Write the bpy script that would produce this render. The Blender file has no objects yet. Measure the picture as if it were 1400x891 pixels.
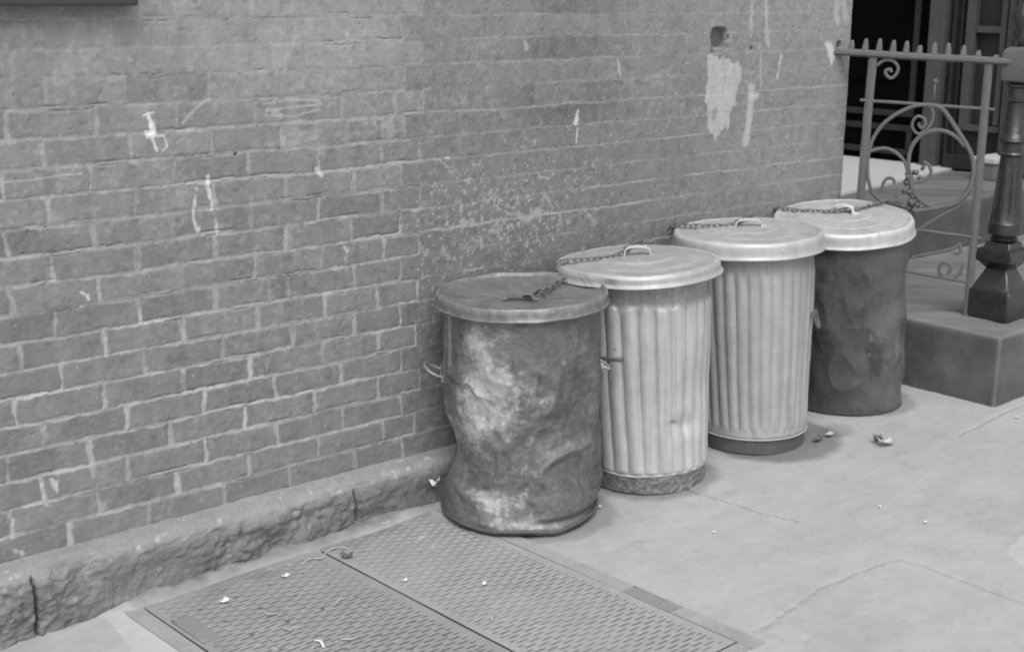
import bpy, bmesh, math, random
import numpy as np
random.seed(7)
SC = bpy.context.scene
COL = SC.collection
# ---------------------------------------------------------------- survey
# camera solved from the vanishing points of the brick courses and steps
PW, PH = 1400, 891
CX, CY = 700.0, 445.5
HC = 1.55
VX = np.array([2918-CX, -3-CY]); VY = np.array([-860-CX, -8-CY])
F = math.sqrt(-(VX@VY))
def nrm(a): return a/np.linalg.norm(a)
EX = nrm(np.array([*VX, F])); EY = nrm(np.array([*VY, F])); EZ = np.cross(EX, EY)
if EZ[1] > 0: EZ = -EZ
RM = np.array([EX, EY, EZ])
S = 0.026                                    # the pavement climbs gently along the wall
def ray(px, py): return RM@np.array([px-CX, py-CY, F])
_r = ray(136, 840); _t = -HC/_r[2]
CAM = np.array([0, -_r[1]*_t, HC])
def gz(x): return S*(x-1.2)
def onz(px, py, z=0.): r = ray(px, py); return CAM+r*((z-CAM[2])/r[2])
def ony(px, py, y=.06): r = ray(px, py); return CAM+r*((y-CAM[1])/r[1])
def onx(px, py, x=0.): r = ray(px, py); return CAM+r*((x-CAM[0])/r[0])
def ong(px, py, dz=0.):
    r = ray(px, py); t = (S*(CAM[0]-1.2)+dz-CAM[2])/(r[2]-S*r[0]); return CAM+r*t
def onplane(px, py, P0, d):
    n = np.array([-d[1], d[0], 0.]); r = ray(px, py); return CAM+r*(((np.array(P0)-CAM)@n)/(r@n))

# ---------------------------------------------------------------- noise
def vnoise(u, v, seed):
    rs = np.random.RandomState(seed); T = rs.rand(256, 256)
    iu = np.floor(u).astype(int); iv = np.floor(v).astype(int)
    fu = u-iu; fv = v-iv; fu = fu*fu*(3-2*fu); fv = fv*fv*(3-2*fv)
    a = T[iu % 256, iv % 256]; b = T[(iu+1) % 256, iv % 256]
    c = T[iu % 256, (iv+1) % 256]; d = T[(iu+1) % 256, (iv+1) % 256]
    return (a*(1-fu)+b*fu)*(1-fv)+(c*(1-fu)+d*fu)*fv
def fbm(u, v, seed, octv=4):
    s = 0; a = .5; tot = 0
    for k in range(octv):
        s = s+a*vnoise(u*2**k+17.3*k, v*2**k+5.1*k, seed+k); tot += a; a *= .5
    return s/tot*2-1
def vnoise3(x, y, z, seed):
    rs = np.random.RandomState(seed); T = rs.rand(32, 32, 32)
    I = [np.floor(q).astype(int) for q in (x, y, z)]; Fr = [q-i for q, i in zip((x, y, z), I)]; Fr = [f*f*(3-2*f) for f in Fr]
    out = 0
    for a in (0, 1):
        for b in (0, 1):
            for c in (0, 1):
                w = (Fr[0] if a else 1-Fr[0])*(Fr[1] if b else 1-Fr[1])*(Fr[2] if c else 1-Fr[2])
                out = out+w*T[(I[0]+a) % 32, (I[1]+b) % 32, (I[2]+c) % 32]
    return out
def fbm3(x, y, z, seed, octv=4):
    s = 0; a = .5; tot = 0
    for k in range(octv):
        s = s+a*vnoise3(x*2**k+7.3*k, y*2**k+5.1*k, z*2**k+3.7*k, seed+k); tot += a; a *= .5
    return s/tot*2-1
def sm(x, a, b):
    t = np.clip((x-a)/(b-a), 0, 1); return t*t*(3-2*t)
def segdist(X, Y, pts):
    d = np.full(X.shape, 9.)
    for (x0, y0), (x1, y1) in zip(pts[:-1], pts[1:]):
        dx, dy = x1-x0, y1-y0; L = dx*dx+dy*dy+1e-12
        t = np.clip(((X-x0)*dx+(Y-y0)*dy)/L, 0, 1)
        d = np.minimum(d, np.hypot(X-x0-t*dx, Y-y0-t*dy))
    return d
def polymask(X, Y, pts):
    ins = np.zeros(X.shape, bool); n = len(pts)
    for i in range(n):
        x0, y0 = pts[i]; x1, y1 = pts[(i+1) % n]
        c = ((y0 > Y) != (y1 > Y)) & (X < (x1-x0)*(Y-y0)/((y1-y0) if abs(y1-y0) > 1e-9 else 1e-9)+x0)
        ins ^= c
    return ins

# ---------------------------------------------------------------- object helpers
def tag(o, label=None, cat=None, group=None, kind=None):
    if label: o['label'] = label
    if cat: o['category'] = cat
    if group: o['group'] = group
    if kind: o['kind'] = kind
    return o
def empty(name, loc, label, cat, group=None):
    o = bpy.data.objects.new(name, None); COL.objects.link(o); o.location = loc
    o.empty_display_size = .1
    return tag(o, label, cat, group)
def link(name, me, m, parent=None, smooth=True, world=True):
    if m: me.materials.append(m)
    if smooth:
        me.polygons.foreach_set('use_smooth', [True]*len(me.polygons))
    o = bpy.data.objects.new(name, me); COL.objects.link(o)
    if parent:
        o.parent = parent
        if world: o.matrix_parent_inverse = parent_inv(parent)
    return o
def parent_inv(p):
    from mathutils import Matrix
    M = Matrix.Identity(4); q = p
    if p.type != 'EMPTY': return M
    while q:
        M = (Matrix.Translation(q.location) @ q.rotation_euler.to_matrix().to_4x4() if q.type == 'EMPTY' else Matrix.Identity(4)) @ M
        q = q.parent
    return M.inverted()
def mesh(name, V, Fc, attrs=None):
    me = bpy.data.meshes.new(name)
    V = np.asarray(V, dtype=np.float32); Fc = np.asarray(Fc, dtype=np.int32)
    me.vertices.add(len(V)); me.vertices.foreach_set('co', V.ravel())
    n = Fc.shape[1]
    me.loops.add(Fc.size); me.loops.foreach_set('vertex_index', Fc.ravel())
    me.polygons.add(len(Fc)); me.polygons.foreach_set('loop_start', np.arange(0, Fc.size, n, dtype=np.int32))
    me.polygons.foreach_set('loop_total', np.full(len(Fc), n, dtype=np.int32))
    me.update(calc_edges=True); me.validate()
    for k, a in (attrs or {}).items():
        at = me.attributes.new(k, 'FLOAT', 'POINT'); at.data.foreach_set('value', np.asarray(a, dtype=np.float32).ravel())
    return me
def gridfaces(nu, nv, wrap=False, flip=False, off=0):
    iu = np.arange(nu if wrap else nu-1); iv = np.arange(nv-1)
    A, B = np.meshgrid(iu, iv, indexing='ij'); A2 = (A+1) % nu
    q = np.stack([A*nv+B, A2*nv+B, A2*nv+B+1, A*nv+B+1], -1).reshape(-1, 4)
    if flip: q = q[:, ::-1]
    return q+off
def merge(parts):
    V = []; Fc = []; at = {}; n = 0
    for v, f, a in parts:
        V.append(v); Fc.append(f+n); n += len(v)
        for k in a: at.setdefault(k, []).append(np.asarray(a[k]).ravel())
    return np.concatenate(V), np.concatenate(Fc), {k: np.concatenate(x) for k, x in at.items()}

class MB:
    def __init__(s): s.bm = bmesh.new()
    def box(s, c, d, rot=0., bev=0.):
        r = bmesh.ops.create_cube(s.bm, size=1.)
        vs = r['verts']; ca, sa = math.cos(rot), math.sin(rot)
        for v in vs:
            x, y, z = v.co.x*d[0], v.co.y*d[1], v.co.z*d[2]
            v.co = (c[0]+x*ca-y*sa, c[1]+x*sa+y*ca, c[2]+z)
        if bev:
            es = list({e for v in vs for e in v.link_edges})
            bmesh.ops.bevel(s.bm, geom=es, offset=bev, segments=2, affect='EDGES', profile=.6)
        return s
    def rings(s, rings, capa=True, capb=True):
        prev = None
        for ri in rings:
            vs = [s.bm.verts.new(p) for p in ri]
            if prev:
                n = len(vs)
                for i in range(n): s.bm.faces.new((prev[i], prev[(i+1) % n], vs[(i+1) % n], vs[i]))
            elif capa: s.bm.faces.new(vs[::-1])
            prev = vs
        if capb: s.bm.faces.new(prev)
        return s
    def tube(s, pts, r, seg=8, flat=None, up=(0, 0, 1), closed=False):
        P = [np.array(p, float) for p in pts]; n = len(P); rr = []
        fl = flat or (1, 1)
        for i in range(n):
            a = P[(i-1) % n] if (i > 0 or closed) else P[i]; b = P[(i+1) % n] if (i < n-1 or closed) else P[i]
            t = nrm(b-a); u = np.array(up, float)
            if abs(t@u) > .95: u = np.array([1., 0, 0])
            sx = nrm(np.cross(u, t)); sy = np.cross(t, sx)
            R = r[i] if hasattr(r, '__len__') else r
            rr.append([P[i]+sx*math.cos(k*2*math.pi/seg)*R*fl[0]+sy*math.sin(k*2*math.pi/seg)*R*fl[1] for k in range(seg)])
        if closed:
            vs = [[s.bm.verts.new(p) for p in ri] for ri in rr]
            for i in range(n):
                for k in range(seg):
                    s.bm.faces.new((vs[i][k], vs[i][(k+1) % seg], vs[(i+1) % n][(k+1) % seg], vs[(i+1) % n][k]))
        else: s.rings(rr)
        return s
    def lathe(s, c, prof, seg=32, rot=0., lean=(0, 0)):
        s.rings([[(c[0]+r*math.cos(rot+k*2*math.pi/seg), c[1]+r*math.sin(rot+k*2*math.pi/seg), c[2]+z) for k in range(seg)] for r, z in prof])
        return s
    def build(s, name, m, parent=None, smooth=False, jit=0., auto=None):
        bmesh.ops.recalc_face_normals(s.bm, faces=s.bm.faces[:])
        if jit:
            for v in s.bm.verts: v.co += type(v.co)((random.uniform(-jit, jit), random.uniform(-jit, jit), random.uniform(-jit, jit)))
        me = bpy.data.meshes.new(name); s.bm.to_mesh(me); s.bm.free()
        o = link(name, me, m, parent, smooth)
        if auto: me.set_sharp_from_angle(angle=math.radians(auto))
        return o
def spline(pts, n=6):
    P = [np.array(p, float) for p in pts]; P = [2*P[0]-P[1]]+P+[2*P[-1]-P[-2]]; out = []
    for i in range(1, len(P)-2):
        for k in range(n):
            t = k/n; p0, p1, p2, p3 = P[i-1:i+3]
            out.append(.5*((2*p1)+(-p0+p2)*t+(2*p0-5*p1+4*p2-p3)*t*t+(-p0+3*p1-3*p2+p3)*t**3))
    out.append(P[-2]); return out

# ---------------------------------------------------------------- materials (all grey: the place is seen without colour)
def material(name, val, rough=.8, metal=0., attr=None, amp=.12, scale=18., bump=.3, bscale=120., bdist=.002, spec=.3, spots=None, rvar=.1):
    m = bpy.data.materials.new(name); m.use_nodes = True; nt = m.node_tree; N = nt.nodes; L = nt.links
    bs = N['Principled BSDF']
    tc = N.new('ShaderNodeTexCoord')
    def noise(sc, det=5, rg=.6):
        n = N.new('ShaderNodeTexNoise'); n.inputs['Scale'].default_value = sc; n.inputs['Detail'].default_value = det
        n.inputs['Roughness'].default_value = rg; L.new(tc.outputs['Object'], n.inputs['Vector']); return n.outputs['Fac']
    def math_(op, a, b):
        n = N.new('ShaderNodeMath'); n.operation = op
        for i, x in enumerate((a, b)):
            if isinstance(x, (int, float)): n.inputs[i].default_value = x
            else: L.new(x, n.inputs[i])
        return n.outputs[0]
    if attr:
        a = N.new('ShaderNodeAttribute'); a.attribute_name = attr; base = a.outputs['Fac']
    else:
        v = N.new('ShaderNodeValue'); v.outputs[0].default_value = val; base = v.outputs[0]
    n1 = math_('MULTIPLY', math_('SUBTRACT', noise(scale), .5), 2*amp)
    n2 = math_('MULTIPLY', math_('SUBTRACT', noise(scale*9, 3), .5), 1.2*amp)
    f = math_('ADD', math_('ADD', n1, n2), 1.)
    c = math_('MULTIPLY', base, f)
    if spots:        # dark / light specks of their own shape: (scale, threshold, multiplier)
        for sc, th, mul in spots:
            nn = noise(sc, 2, .5)
            mr = N.new('ShaderNodeMapRange'); mr.inputs[1].default_value = th; mr.inputs[2].default_value = th+.06
            mr.inputs[3].default_value = 1; mr.inputs[4].default_value = mul; L.new(nn, mr.inputs[0]); c = math_('MULTIPLY', c, mr.outputs[0])
    cc = N.new('ShaderNodeCombineColor'); 
    L.new(c, cc.inputs[0]); L.new(c, cc.inputs[1]); L.new(c, cc.inputs[2])
    L.new(cc.outputs[0], bs.inputs['Base Color'])
    bs.inputs['Metallic'].default_value = metal
    bs.inputs['Specular IOR Level'].default_value = spec
    rr = math_('ADD', math_('MULTIPLY', math_('SUBTRACT', noise(scale*2), .5), 2*rvar), rough); L.new(rr, bs.inputs['Roughness'])
    if bump:
        b = N.new('ShaderNodeBump'); b.inputs['Strength'].default_value = bump; b.inputs['Distance'].default_value = bdist
        L.new(noise(bscale, 6, .65), b.inputs['Height']); L.new(b.outputs[0], bs.inputs['Normal'])
    return m
M_wall = material('painted_brick', .2, .85, attr='tone', amp=.13, scale=14, bump=.7, bscale=170, bdist=.002, spec=.2)
M_plinth = material('brownstone', .2, .9, attr='tone', amp=.14, scale=14, bump=1., bscale=90, bdist=.008, spec=.15)
M_walk = material('flagstone', .35, .8, attr='tone', amp=.05, scale=4, bump=.35, bscale=60, bdist=.003, spec=.3)
M_hatch = material('worn_steel_plate', .3, .55, metal=.15, attr='tone', amp=.1, scale=8, bump=.3, bscale=150, bdist=.0015, spec=.4)
M_can1 = material('battered_metal_paint', .2, .45, metal=.25, attr='tone', amp=.22, scale=22, bump=.7, bscale=45, bdist=.004, spec=.3, spots=[(60, .64, 1.3)])
M_can4 = material('dark_painted_metal', .08, .4, metal=.1, attr='tone', amp=.25, scale=12, bump=.4, bscale=30, bdist=.004, spec=.3)
M_galv = material('galvanised_metal', .5, .48, metal=.3, attr='tone', amp=.22, scale=14, bump=.3, bscale=60, bdist=.002, spec=.3)
M_lid = material('galvanised_lid', .52, .48, metal=.28, attr='tone', amp=.18, scale=9, bump=.25, bscale=40, bdist=.002, spec=.3)
M_hand = material('handle_steel', .42, .5, metal=.3, amp=.15, scale=60, bump=.2)
M_rust = material('rusty_steel', .12, .6, metal=.2, amp=.3, scale=60, bump=.4)
M_chain = material('chain_steel', .19, .5, metal=.3, amp=.3, scale=80, bump=.2)
M_iron = material('painted_wrought_iron', .135, .6, metal=0, amp=.22, scale=40, bump=.6, bscale=150, bdist=.002, spec=.25)
M_newel = material('painted_cast_iron', .03, .24, metal=0, amp=.5, scale=30, bump=.7, bscale=55, bdist=.004, spec=.7)
M_stone = material('stoop_brownstone', .155, .85, amp=.16, scale=7, bump=.5, bscale=80, bdist=.003, spec=.2, spots=[(7, .62, .85)])
M_slab = material('pale_marble_slab', .47, .7, amp=.08, scale=6, bump=.2)
M_door = material('dark_door_paint', .003, .8, amp=.3, scale=10, bump=.1, spec=.02)
M_dmould = material('dark_door_moulding', .03, .6, amp=.3, scale=20, bump=.1, spec=.12)
M_wood = material('brown_wood_trim', .075, .6, amp=.3, scale=15, bump=.2, spec=.2)
M_paper = material('dirty_paper', .75, .8, amp=.1, scale=60, bump=.2)
M_dark = material('dark_debris', .14, .9, amp=.3, scale=80, bump=.5)
M_sill = material('sill_stone', .06, .8, amp=.2, scale=12, bump=.4)

# ---------------------------------------------------------------- brick wall
BED0, BEDP = .2475, .0693
heads = {0: [1.153, 1.37, 1.592, 1.803, 2.022, 2.197], 1: [1.013, 1.237, 1.456, 1.671, 1.899, 2.124, 2.243], 2: [1.097, 1.32, 1.544, 1.766, 1.984, 2.196],
3: [1.014, 1.226, 1.448, 1.669, 1.893, 2.108, 2.262], 4: [1.112, 1.327, 1.546, 1.767, 1.984, 2.199], 5: [1.05, 1.274, 1.492, 1.693, 1.923, 2.115, 2.255],
6: [1.168, 1.388, 1.612, 1.827, 2.034, 2.197], 7: [1.07, 1.287, 1.501, 1.721, 1.936, 2.116, 2.264], 8: [1.164, 1.382, 1.597, 1.761, 1.82, 2.039, 2.206],
9: [1.062, 1.279, 1.499, 1.721, 1.931, 2.143, 2.273], 10: [1.167, 1.388, 1.606, 1.818, 2.032, 2.206], 11: [1.064, 1.278, 1.487, 1.713, 1.926, 2.141, 2.278],
12: [1.171, 1.393, 1.61, 1.825, 2.045, 2.212], 13: [1.064, 1.281, 1.499, 1.718, 1.93, 2.142, 2.281], 14: [1.17, 1.389, 1.609, 1.82, 2.028, 2.227],
15: [1.089, 1.307, 1.519, 1.743, 2.011, 2.194, 2.29], 16: [1.185, 1.394, 1.614, 1.825, 2.04, 2.227], 17: [1.11, 1.328, 1.577, 1.80, 2.016, 2.295],
18: [1.161, 1.362, 1.6, 1.872, 2.056, 2.222], 19: [1.162, 1.445, 1.532, 1.744, 1.966, 2.159, 2.298]}
rsb = random.Random(3)
NROW = 46
for r in range(NROW):
    h = heads.get(r)
    if h is None: h = [1.06+(r % 2)*.105+.215*k for k in range(6)]; h = [x+rsb.uniform(-.012, .012) for x in h]
    h = list(h)
    while h[0] > -2.8: h.insert(0, h[0]-.218+rsb.uniform(-.01, .01)-(.0))
    while h[-1] < 4.6: h.append(h[-1]+.218+rsb.uniform(-.01, .01))
    heads[r] = np.array(h)
def px_wall(pts): return [tuple(ony(x, y)[[0, 2]]) for x, y in pts]
# paint runs, splashes, scratches on the wall: (pixel polyline, half width m, tone, raggedness)
WMARKS = [
 ([(196, 158), (203, 155), (209, 154)], .0035, .75, .5), ([(201, 155), (205, 165), (207, 180)], .006, .8, .6), ([(207, 168), (210, 184), (203, 184)], .010, .8, .5),
 ([(206, 186), (211, 196), (214, 206)], .0045, .72, .7), ([(214, 185), (224, 186), (228, 200), (222, 206)], .0022, .6, .8),
 ([(268, 258), (266, 275), (265, 300), (270, 316)], .005, .6, 1.1), ([(284, 242), (286, 262), (291, 285)], .006, .68, .8), ([(293, 292), (297, 318)], .0035, .55, 1.),
 ([(250, 168), (262, 154), (281, 137), (330, 136), (380, 134)], .0045, .4, .3),
 ([(360, 142), (395, 137), (436, 137), (439, 143), (395, 147), (364, 152)], .0035, .42, .5), ([(362, 158), (400, 159), (436, 150)], .0035, .4, .6), ([(366, 150), (385, 158)], .006, .42, .8),
 ([(433, 233), (438, 240)], .006, .6, .9), ([(472, 340), (471, 354)], .006, .62, 1.1), ([(112, 400), (119, 404), (120, 408)], .005, .6, .5),
 ([(70, 655), (77, 660), (74, 668)], .008, .58, 1.), ([(22, 752), (30, 756)], .005, .5, .8), ([(63, 690), (70, 692)], .004, .45, .8),
 ([(124, 612), (126, 635), (127, 650)], .008, .4, .7), ([(95, 715), (96, 745)], .008, .42, .7), ([(141, 455), (145, 485)], .008, .42, .7),
 ([(245, 440), (252, 462)], .006, .42, .6), ([(13, 705), (17, 735)], .006, .42, .7), ([(132, 685), (140, 694)], .011, .36, .9),
 ([(0, 250), (40, 246), (88, 239), (112, 237)], .002, .45, 1.), ([(474, 46), (476, 49)], .007, .45, .3),
 ([(790, 152), (787, 168)], .007, .62, .7), ([(789, 176), (788, 195)], .004, .55, .8), ([(845, 84), (848, 106)], .005, .5, .9),
 ([(608, 216), (614, 216)], .004, .6, .3), ([(600, 218), (622, 240)], .002, .35, 1.),
 ([(1027, 0), (1027, 40)], .009, .4, .8), ([(1047, 0), (1049, 60)], .012, .42, .8), ([(1039, 64), (1040, 120)], .006, .36, .9), ([(1067, 76), (1063, 106)], .008, .46, .9),
 ([(1028, 120), (1025, 150), (1019, 196)], .019, .46, .35), ([(1033, 132), (1027, 132)], .014, .5, .4),
 ([(1143, 0), (1145, 28)], .018, .4, .6), ([(1153, 0), (1156, 28)], .018, .38, .8),
 ([(1132, 62), (1137, 70), (1137, 80)], .02, .6, .5),
 ([(702, 292), (722, 300), (735, 290)], .007, .38, 2.4), ([(688, 310), (712, 306)], .006, .38, 2.4), ([(632, 305), (662, 306)], .006, .38, 2.4), ([(745, 268), (770, 300), (760, 310)], .006, .33, 2.4),
 ([(800, 285), (812, 305)], .006, .33, 2.2), ([(718, 60), (720, 66)], .008, .4, .8), ([(604, 334), (612, 352)], .006, .34, 2.)]
HOLE = ony(984, 54)[[0, 2]]
def wall_field(X, Z):
    wx = X+.006*fbm(X*16, Z*16, 1)+.0042*fbm(X*55, Z*55, 5, 4)
    wz = Z+.0045*fbm(X*7, Z*14, 9)+.0036*fbm(X*50, Z*55, 13, 4)
    k = (wz-BED0)/BEDP
    row = np.floor(k).astype(int)+1; row = np.clip(row, 0, NROW-1)
    fz = k-np.floor(k); dz = np.minimum(fz, 1-fz)*BEDP
    dx = np.full(X.shape, 9.); br = np.zeros(X.shape); br2 = np.zeros(X.shape)
    rs = np.random.RandomState(11); RT = rs.rand(NROW, 60)
    for r in range(NROW):
        m = row == r
        if not m.any(): continue
        h = heads[r]; x = wx[m]; i = np.clip(np.searchsorted(h, x), 1, len(h)-1)
        dx[m] = np.minimum(x-h[i-1], h[i]-x); br[m] = RT[r, i % 60]; br2[m] = RT[(r*7+3) % NROW, (i*5+1) % 60]
    wid = .0044+.0034*fbm(X*5, Z*11, 21)+.0030*(fbm(X*35, Z*35, 23, 3))
    # neat left part / rendered right part, the toothed edge follows the head joints near 2.2-2.29
    coat = np.zeros(X.shape)
    for r in range(NROW):
        m = row == r; h = heads[r]; e = h[np.argmin(np.abs(h-(2.205 if r % 2 == 0 else 2.272)))]
        coat[m] = (wx[m] > e)*1.
    mz = 1-sm(dz, wid*.8, wid*1.5)
    mx = 1-sm(dx, wid*1.0, wid*1.8)
    bedcov = sm(fbm(X*7, Z*20, 31, 3), -.55, .1)                      # stretches of joint lost under paint
    headcov = sm(fbm(X*11, Z*9, 41, 3), -.45, .05)
    top = sm(Z, 1.13, 1.36)*(1-coat)
    mL = np.maximum(mz*(.55+.45*bedcov)*(1-.62*top), mx*(.45+.55*headcov)*(1-.55*top))
    mid = (1-sm(np.abs(Z-.98), .12, .3))*.15
    mL = mL*(1-mid)*(.62+.38*sm(fbm(X*3, Z*5, 27, 3), -.4, .2))*(.72+.28*sm(fbm(X*50, Z*50, 25, 3), -.4, .3))
    thin = 1-sm(np.abs(dz-.001), .0012, .0034)
    faint = np.array([.5, .4, .35, .4, .3, .35, .5, .9, .4, .95, .8, .45, .6, .5, .8, .45, .6, .5, .4, .4]+[.4]*NROW)[np.clip(row-(fz < .5), 0, NROW)]
    mR = thin*faint*(.15+.85*sm(fbm(X*6, Z*30, 51, 3), -.5, .3))*.85
    mR = np.maximum(mR, mx*.05)
    edge = (1-sm(np.abs(wx-2.24), .03, .07))
    m = np.where(coat > .5, mR, mL)
    # ---- tone
    t = .225+.044*(br-.5)+.018*(br2-.5)+.022*fbm(X*12, Z*12, 61)+.016*fbm(X*55, Z*22, 63, 3)
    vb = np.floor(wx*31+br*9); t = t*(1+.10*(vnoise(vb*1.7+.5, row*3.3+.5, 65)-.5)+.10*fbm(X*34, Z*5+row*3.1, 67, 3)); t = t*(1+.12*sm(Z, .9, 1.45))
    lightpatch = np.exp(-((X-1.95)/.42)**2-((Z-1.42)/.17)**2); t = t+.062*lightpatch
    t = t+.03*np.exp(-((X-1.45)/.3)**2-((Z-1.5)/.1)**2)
    tR = .206+.018*fbm(X*5, Z*5, 71)+.03*fbm(X*40, Z*40, 73, 4)+.035*sm(X, 2.9, 4.1)+.03*sm(Z, 1.15, 1.5)
    blk = (.5+.5*np.sign(fbm(np.floor(wx*4.6+(row % 2)*.5)*3.1+.5, row*2.7+.3, 75, 1)))
    tR = tR-.05*blk*np.exp(-((X-2.86)/.22)**4)*sm(Z, 1.1, 1.2)
    tR = tR-.02*np.exp(-((X-2.75)/.4)**2-((Z-.72)/.25)**2)
    fl = .8*fbm(X*75, Z*75, 81, 5)+.45*fbm(X*190, Z*190, 83, 2); dens = np.exp(-((X-2.62)/.38)**2-((Z-.90)/.17)**2)+.45*np.exp(-((X-2.4)/.22)**2-((Z-.62)/.25)**2)+.14
    tR = tR+.15*sm(fl+.30*dens, .46, .62)*np.minimum(1, .35+dens)
    t = np.where(coat > .5, tR, t)
    # whitish bloom next to the scribbles
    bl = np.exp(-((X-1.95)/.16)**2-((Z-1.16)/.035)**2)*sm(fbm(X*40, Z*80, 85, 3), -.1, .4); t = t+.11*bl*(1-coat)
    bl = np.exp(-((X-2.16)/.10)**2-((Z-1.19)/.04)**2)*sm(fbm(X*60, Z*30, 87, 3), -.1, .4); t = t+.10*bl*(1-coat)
    mt = .40+.07*(1-sm(Z, .55, 1.0))+.12*fbm(X*24, Z*24, 91)-.03*sm(Z, 1.1, 1.4)
    t = t*(1-m)+mt*m
    crack = (1-sm(np.abs(dz-.0055), .0006, .0016))*sm(fbm(X*9, Z*25, 95, 3), .22, .42)*(1-coat)
    t = t*(1-.3*crack)
    chalk = sm(fbm(X*75, Z*75, 161, 5), .08, .45)*(.35+.65*sm(fbm(X*3.5, Z*5, 163, 3), -.1, .4)); t = t+.055*chalk*(1-m)
    t = t*(1-.16*sm(fbm(X*48, Z*60, 165, 4), .2, .5)*(1-m))*(1-.2*m*sm(fbm(X*80, Z*80, 167, 3), .1, .4))
    speck = sm(fbm(X*90, Z*90, 97, 2), .74, .86); t = t*(1-speck)+.4*speck
    pit = sm(fbm(X*80, Z*80, 99, 2), .80, .9); t = t*(1-.5*pit)
    # ---- relief (m, towards the street positive)
    h = -.0026*mL*(1-coat)+.0016*fbm(X*22, Z*30, 101)+.0007*fbm(X*110, Z*110, 103, 2)
    h = h+(br-.5)*.0025*(1-coat)-.003*crack-.003*pit
    hr = .0013*fbm(X*26, Z*30, 111)+.0008*fbm(X*130, Z*130, 113, 2)-.0004*thin
    h = np.where(coat > .5, hr+.001, h)
    # ---- marks
    for pts, w, tn, rag in WMARKS:
        P = px_wall(pts); xs = [p[0] for p in P]; zs = [p[1] for p in P]; pad = w*2+.01
        b = (X > min(xs)-pad) & (X < max(xs)+pad) & (Z > min(zs)-pad) & (Z < max(zs)+pad)
        if not b.any(): continue
        x = X[b]; z = Z[b]; d = segdist(x, z, P)
        nn = fbm(x*90, z*45, 121, 4)
        mk = (1-sm(d/w+rag*1.7*nn, .45, 1.3))*.85
        tb = t[b]; t[b] = tb*(1-mk)+tn*mk*(1+.1*nn)
    # big pale run under the hole
    P = px_wall([(966, 74), (980, 76), (998, 84), (1012, 92), (1012, 108), (1006, 124), (1007, 146), (999, 152), (996, 176), (985, 180), (978, 196), (974, 184), (967, 176), (965, 140), (968, 110)])
    b = (X > 3.2) & (X < 3.75) & (Z > 1.0) & (Z < 1.5)
    if b.any():
        x = X[b]+.016*fbm(X[b]*60, Z[b]*18, 131, 4); z = Z[b]+.022*fbm(X[b]*70, Z[b]*14, 133, 4)
        ins = polymask(x, z, P)*sm(fbm(x*70, z*14, 135, 4), -.75, -.2); tb = t[b]; t[b] = tb*(1-.85*ins)+(.46+.05*fbm(x*60, z*60, 137, 3))*ins*.85
        hb = h[b]; hb += .001*ins; h[b] = hb
    d = np.hypot((X-HOLE[0])/1.2, Z-HOLE[1])+.026*fbm(X*28, Z*28, 141, 4)
    hole = 1-sm(d, .026, .046); h = h-.055*hole*(1-.55*sm(X-HOLE[0]-(Z-HOLE[1])*.4, -.01, .04)); t = t*(1-.45*hole)
    t = t*(1-.35*hole*(fbm(X*60, Z*60, 143, 3) < 0))
    for hx, hz, hr_ in [(1027, 66, .010), (323, 211, .005), (1085, 37, .004), (1147, 62, .02)]:
        p = ony(hx, hz)[[0, 2]]; q = 1-sm(np.hypot(X-p[0], Z-p[1]), hr_*.5, hr_); h = h-.012*q; t = t*(1-.5*q)
    return np.clip(t, .03, .85), h
def wall_patch(x0, x1, z0, z1, st):
    nx = int(round((x1-x0)/st))+1; nz = int(round((z1-z0)/st))+1
    X, Z = np.meshgrid(np.linspace(x0, x1, nx), np.linspace(z0, z1, nz), indexing='ij')
    t, h = wall_field(X, Z)
    Xe = X.copy()
    if x1 > 4.3:                    # the worn outer corner rounds off
        e = x1-X; ero = .010+.006*fbm(Z*7, Z*0+1, 151, 3)
        h = h-np.where(e < ero, ero-np.sqrt(np.clip(ero**2-(ero-e)**2, 0, None)), 0)
    V = np.stack([Xe, .06-h, Z], -1).reshape(-1, 3)
    return V, gridfaces(nx, nz), dict(tone=t)
def box_part(x0, x1, y0, y1, z0, z1, tone):
    V = np.array([[x, y, z] for x in (x0, x1) for y in (y0, y1) for z in (z0, z1)], float)
    f = np.array([[0, 1, 3, 2], [4, 6, 7, 5], [0, 4, 5, 1], [2, 3, 7, 6], [0, 2, 6, 4], [1, 5, 7, 3]])
    return V, f, dict(tone=np.full(8, tone))
V, Fc, A = merge([wall_patch(.3, 4.33, .10, 1.72, .003), wall_patch(-2.6, .3, .10, 1.72, .012), wall_patch(-2.6, 4.33, 1.72, 3.1, .012),
                  box_part(-2.6, 4.322, .082, .42, .0, 3.1, .2)])
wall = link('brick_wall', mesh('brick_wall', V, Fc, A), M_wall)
tag(wall, 'grey painted brick house wall with pale mortar joints and white paint runs behind the trash cans', 'wall')

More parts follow.
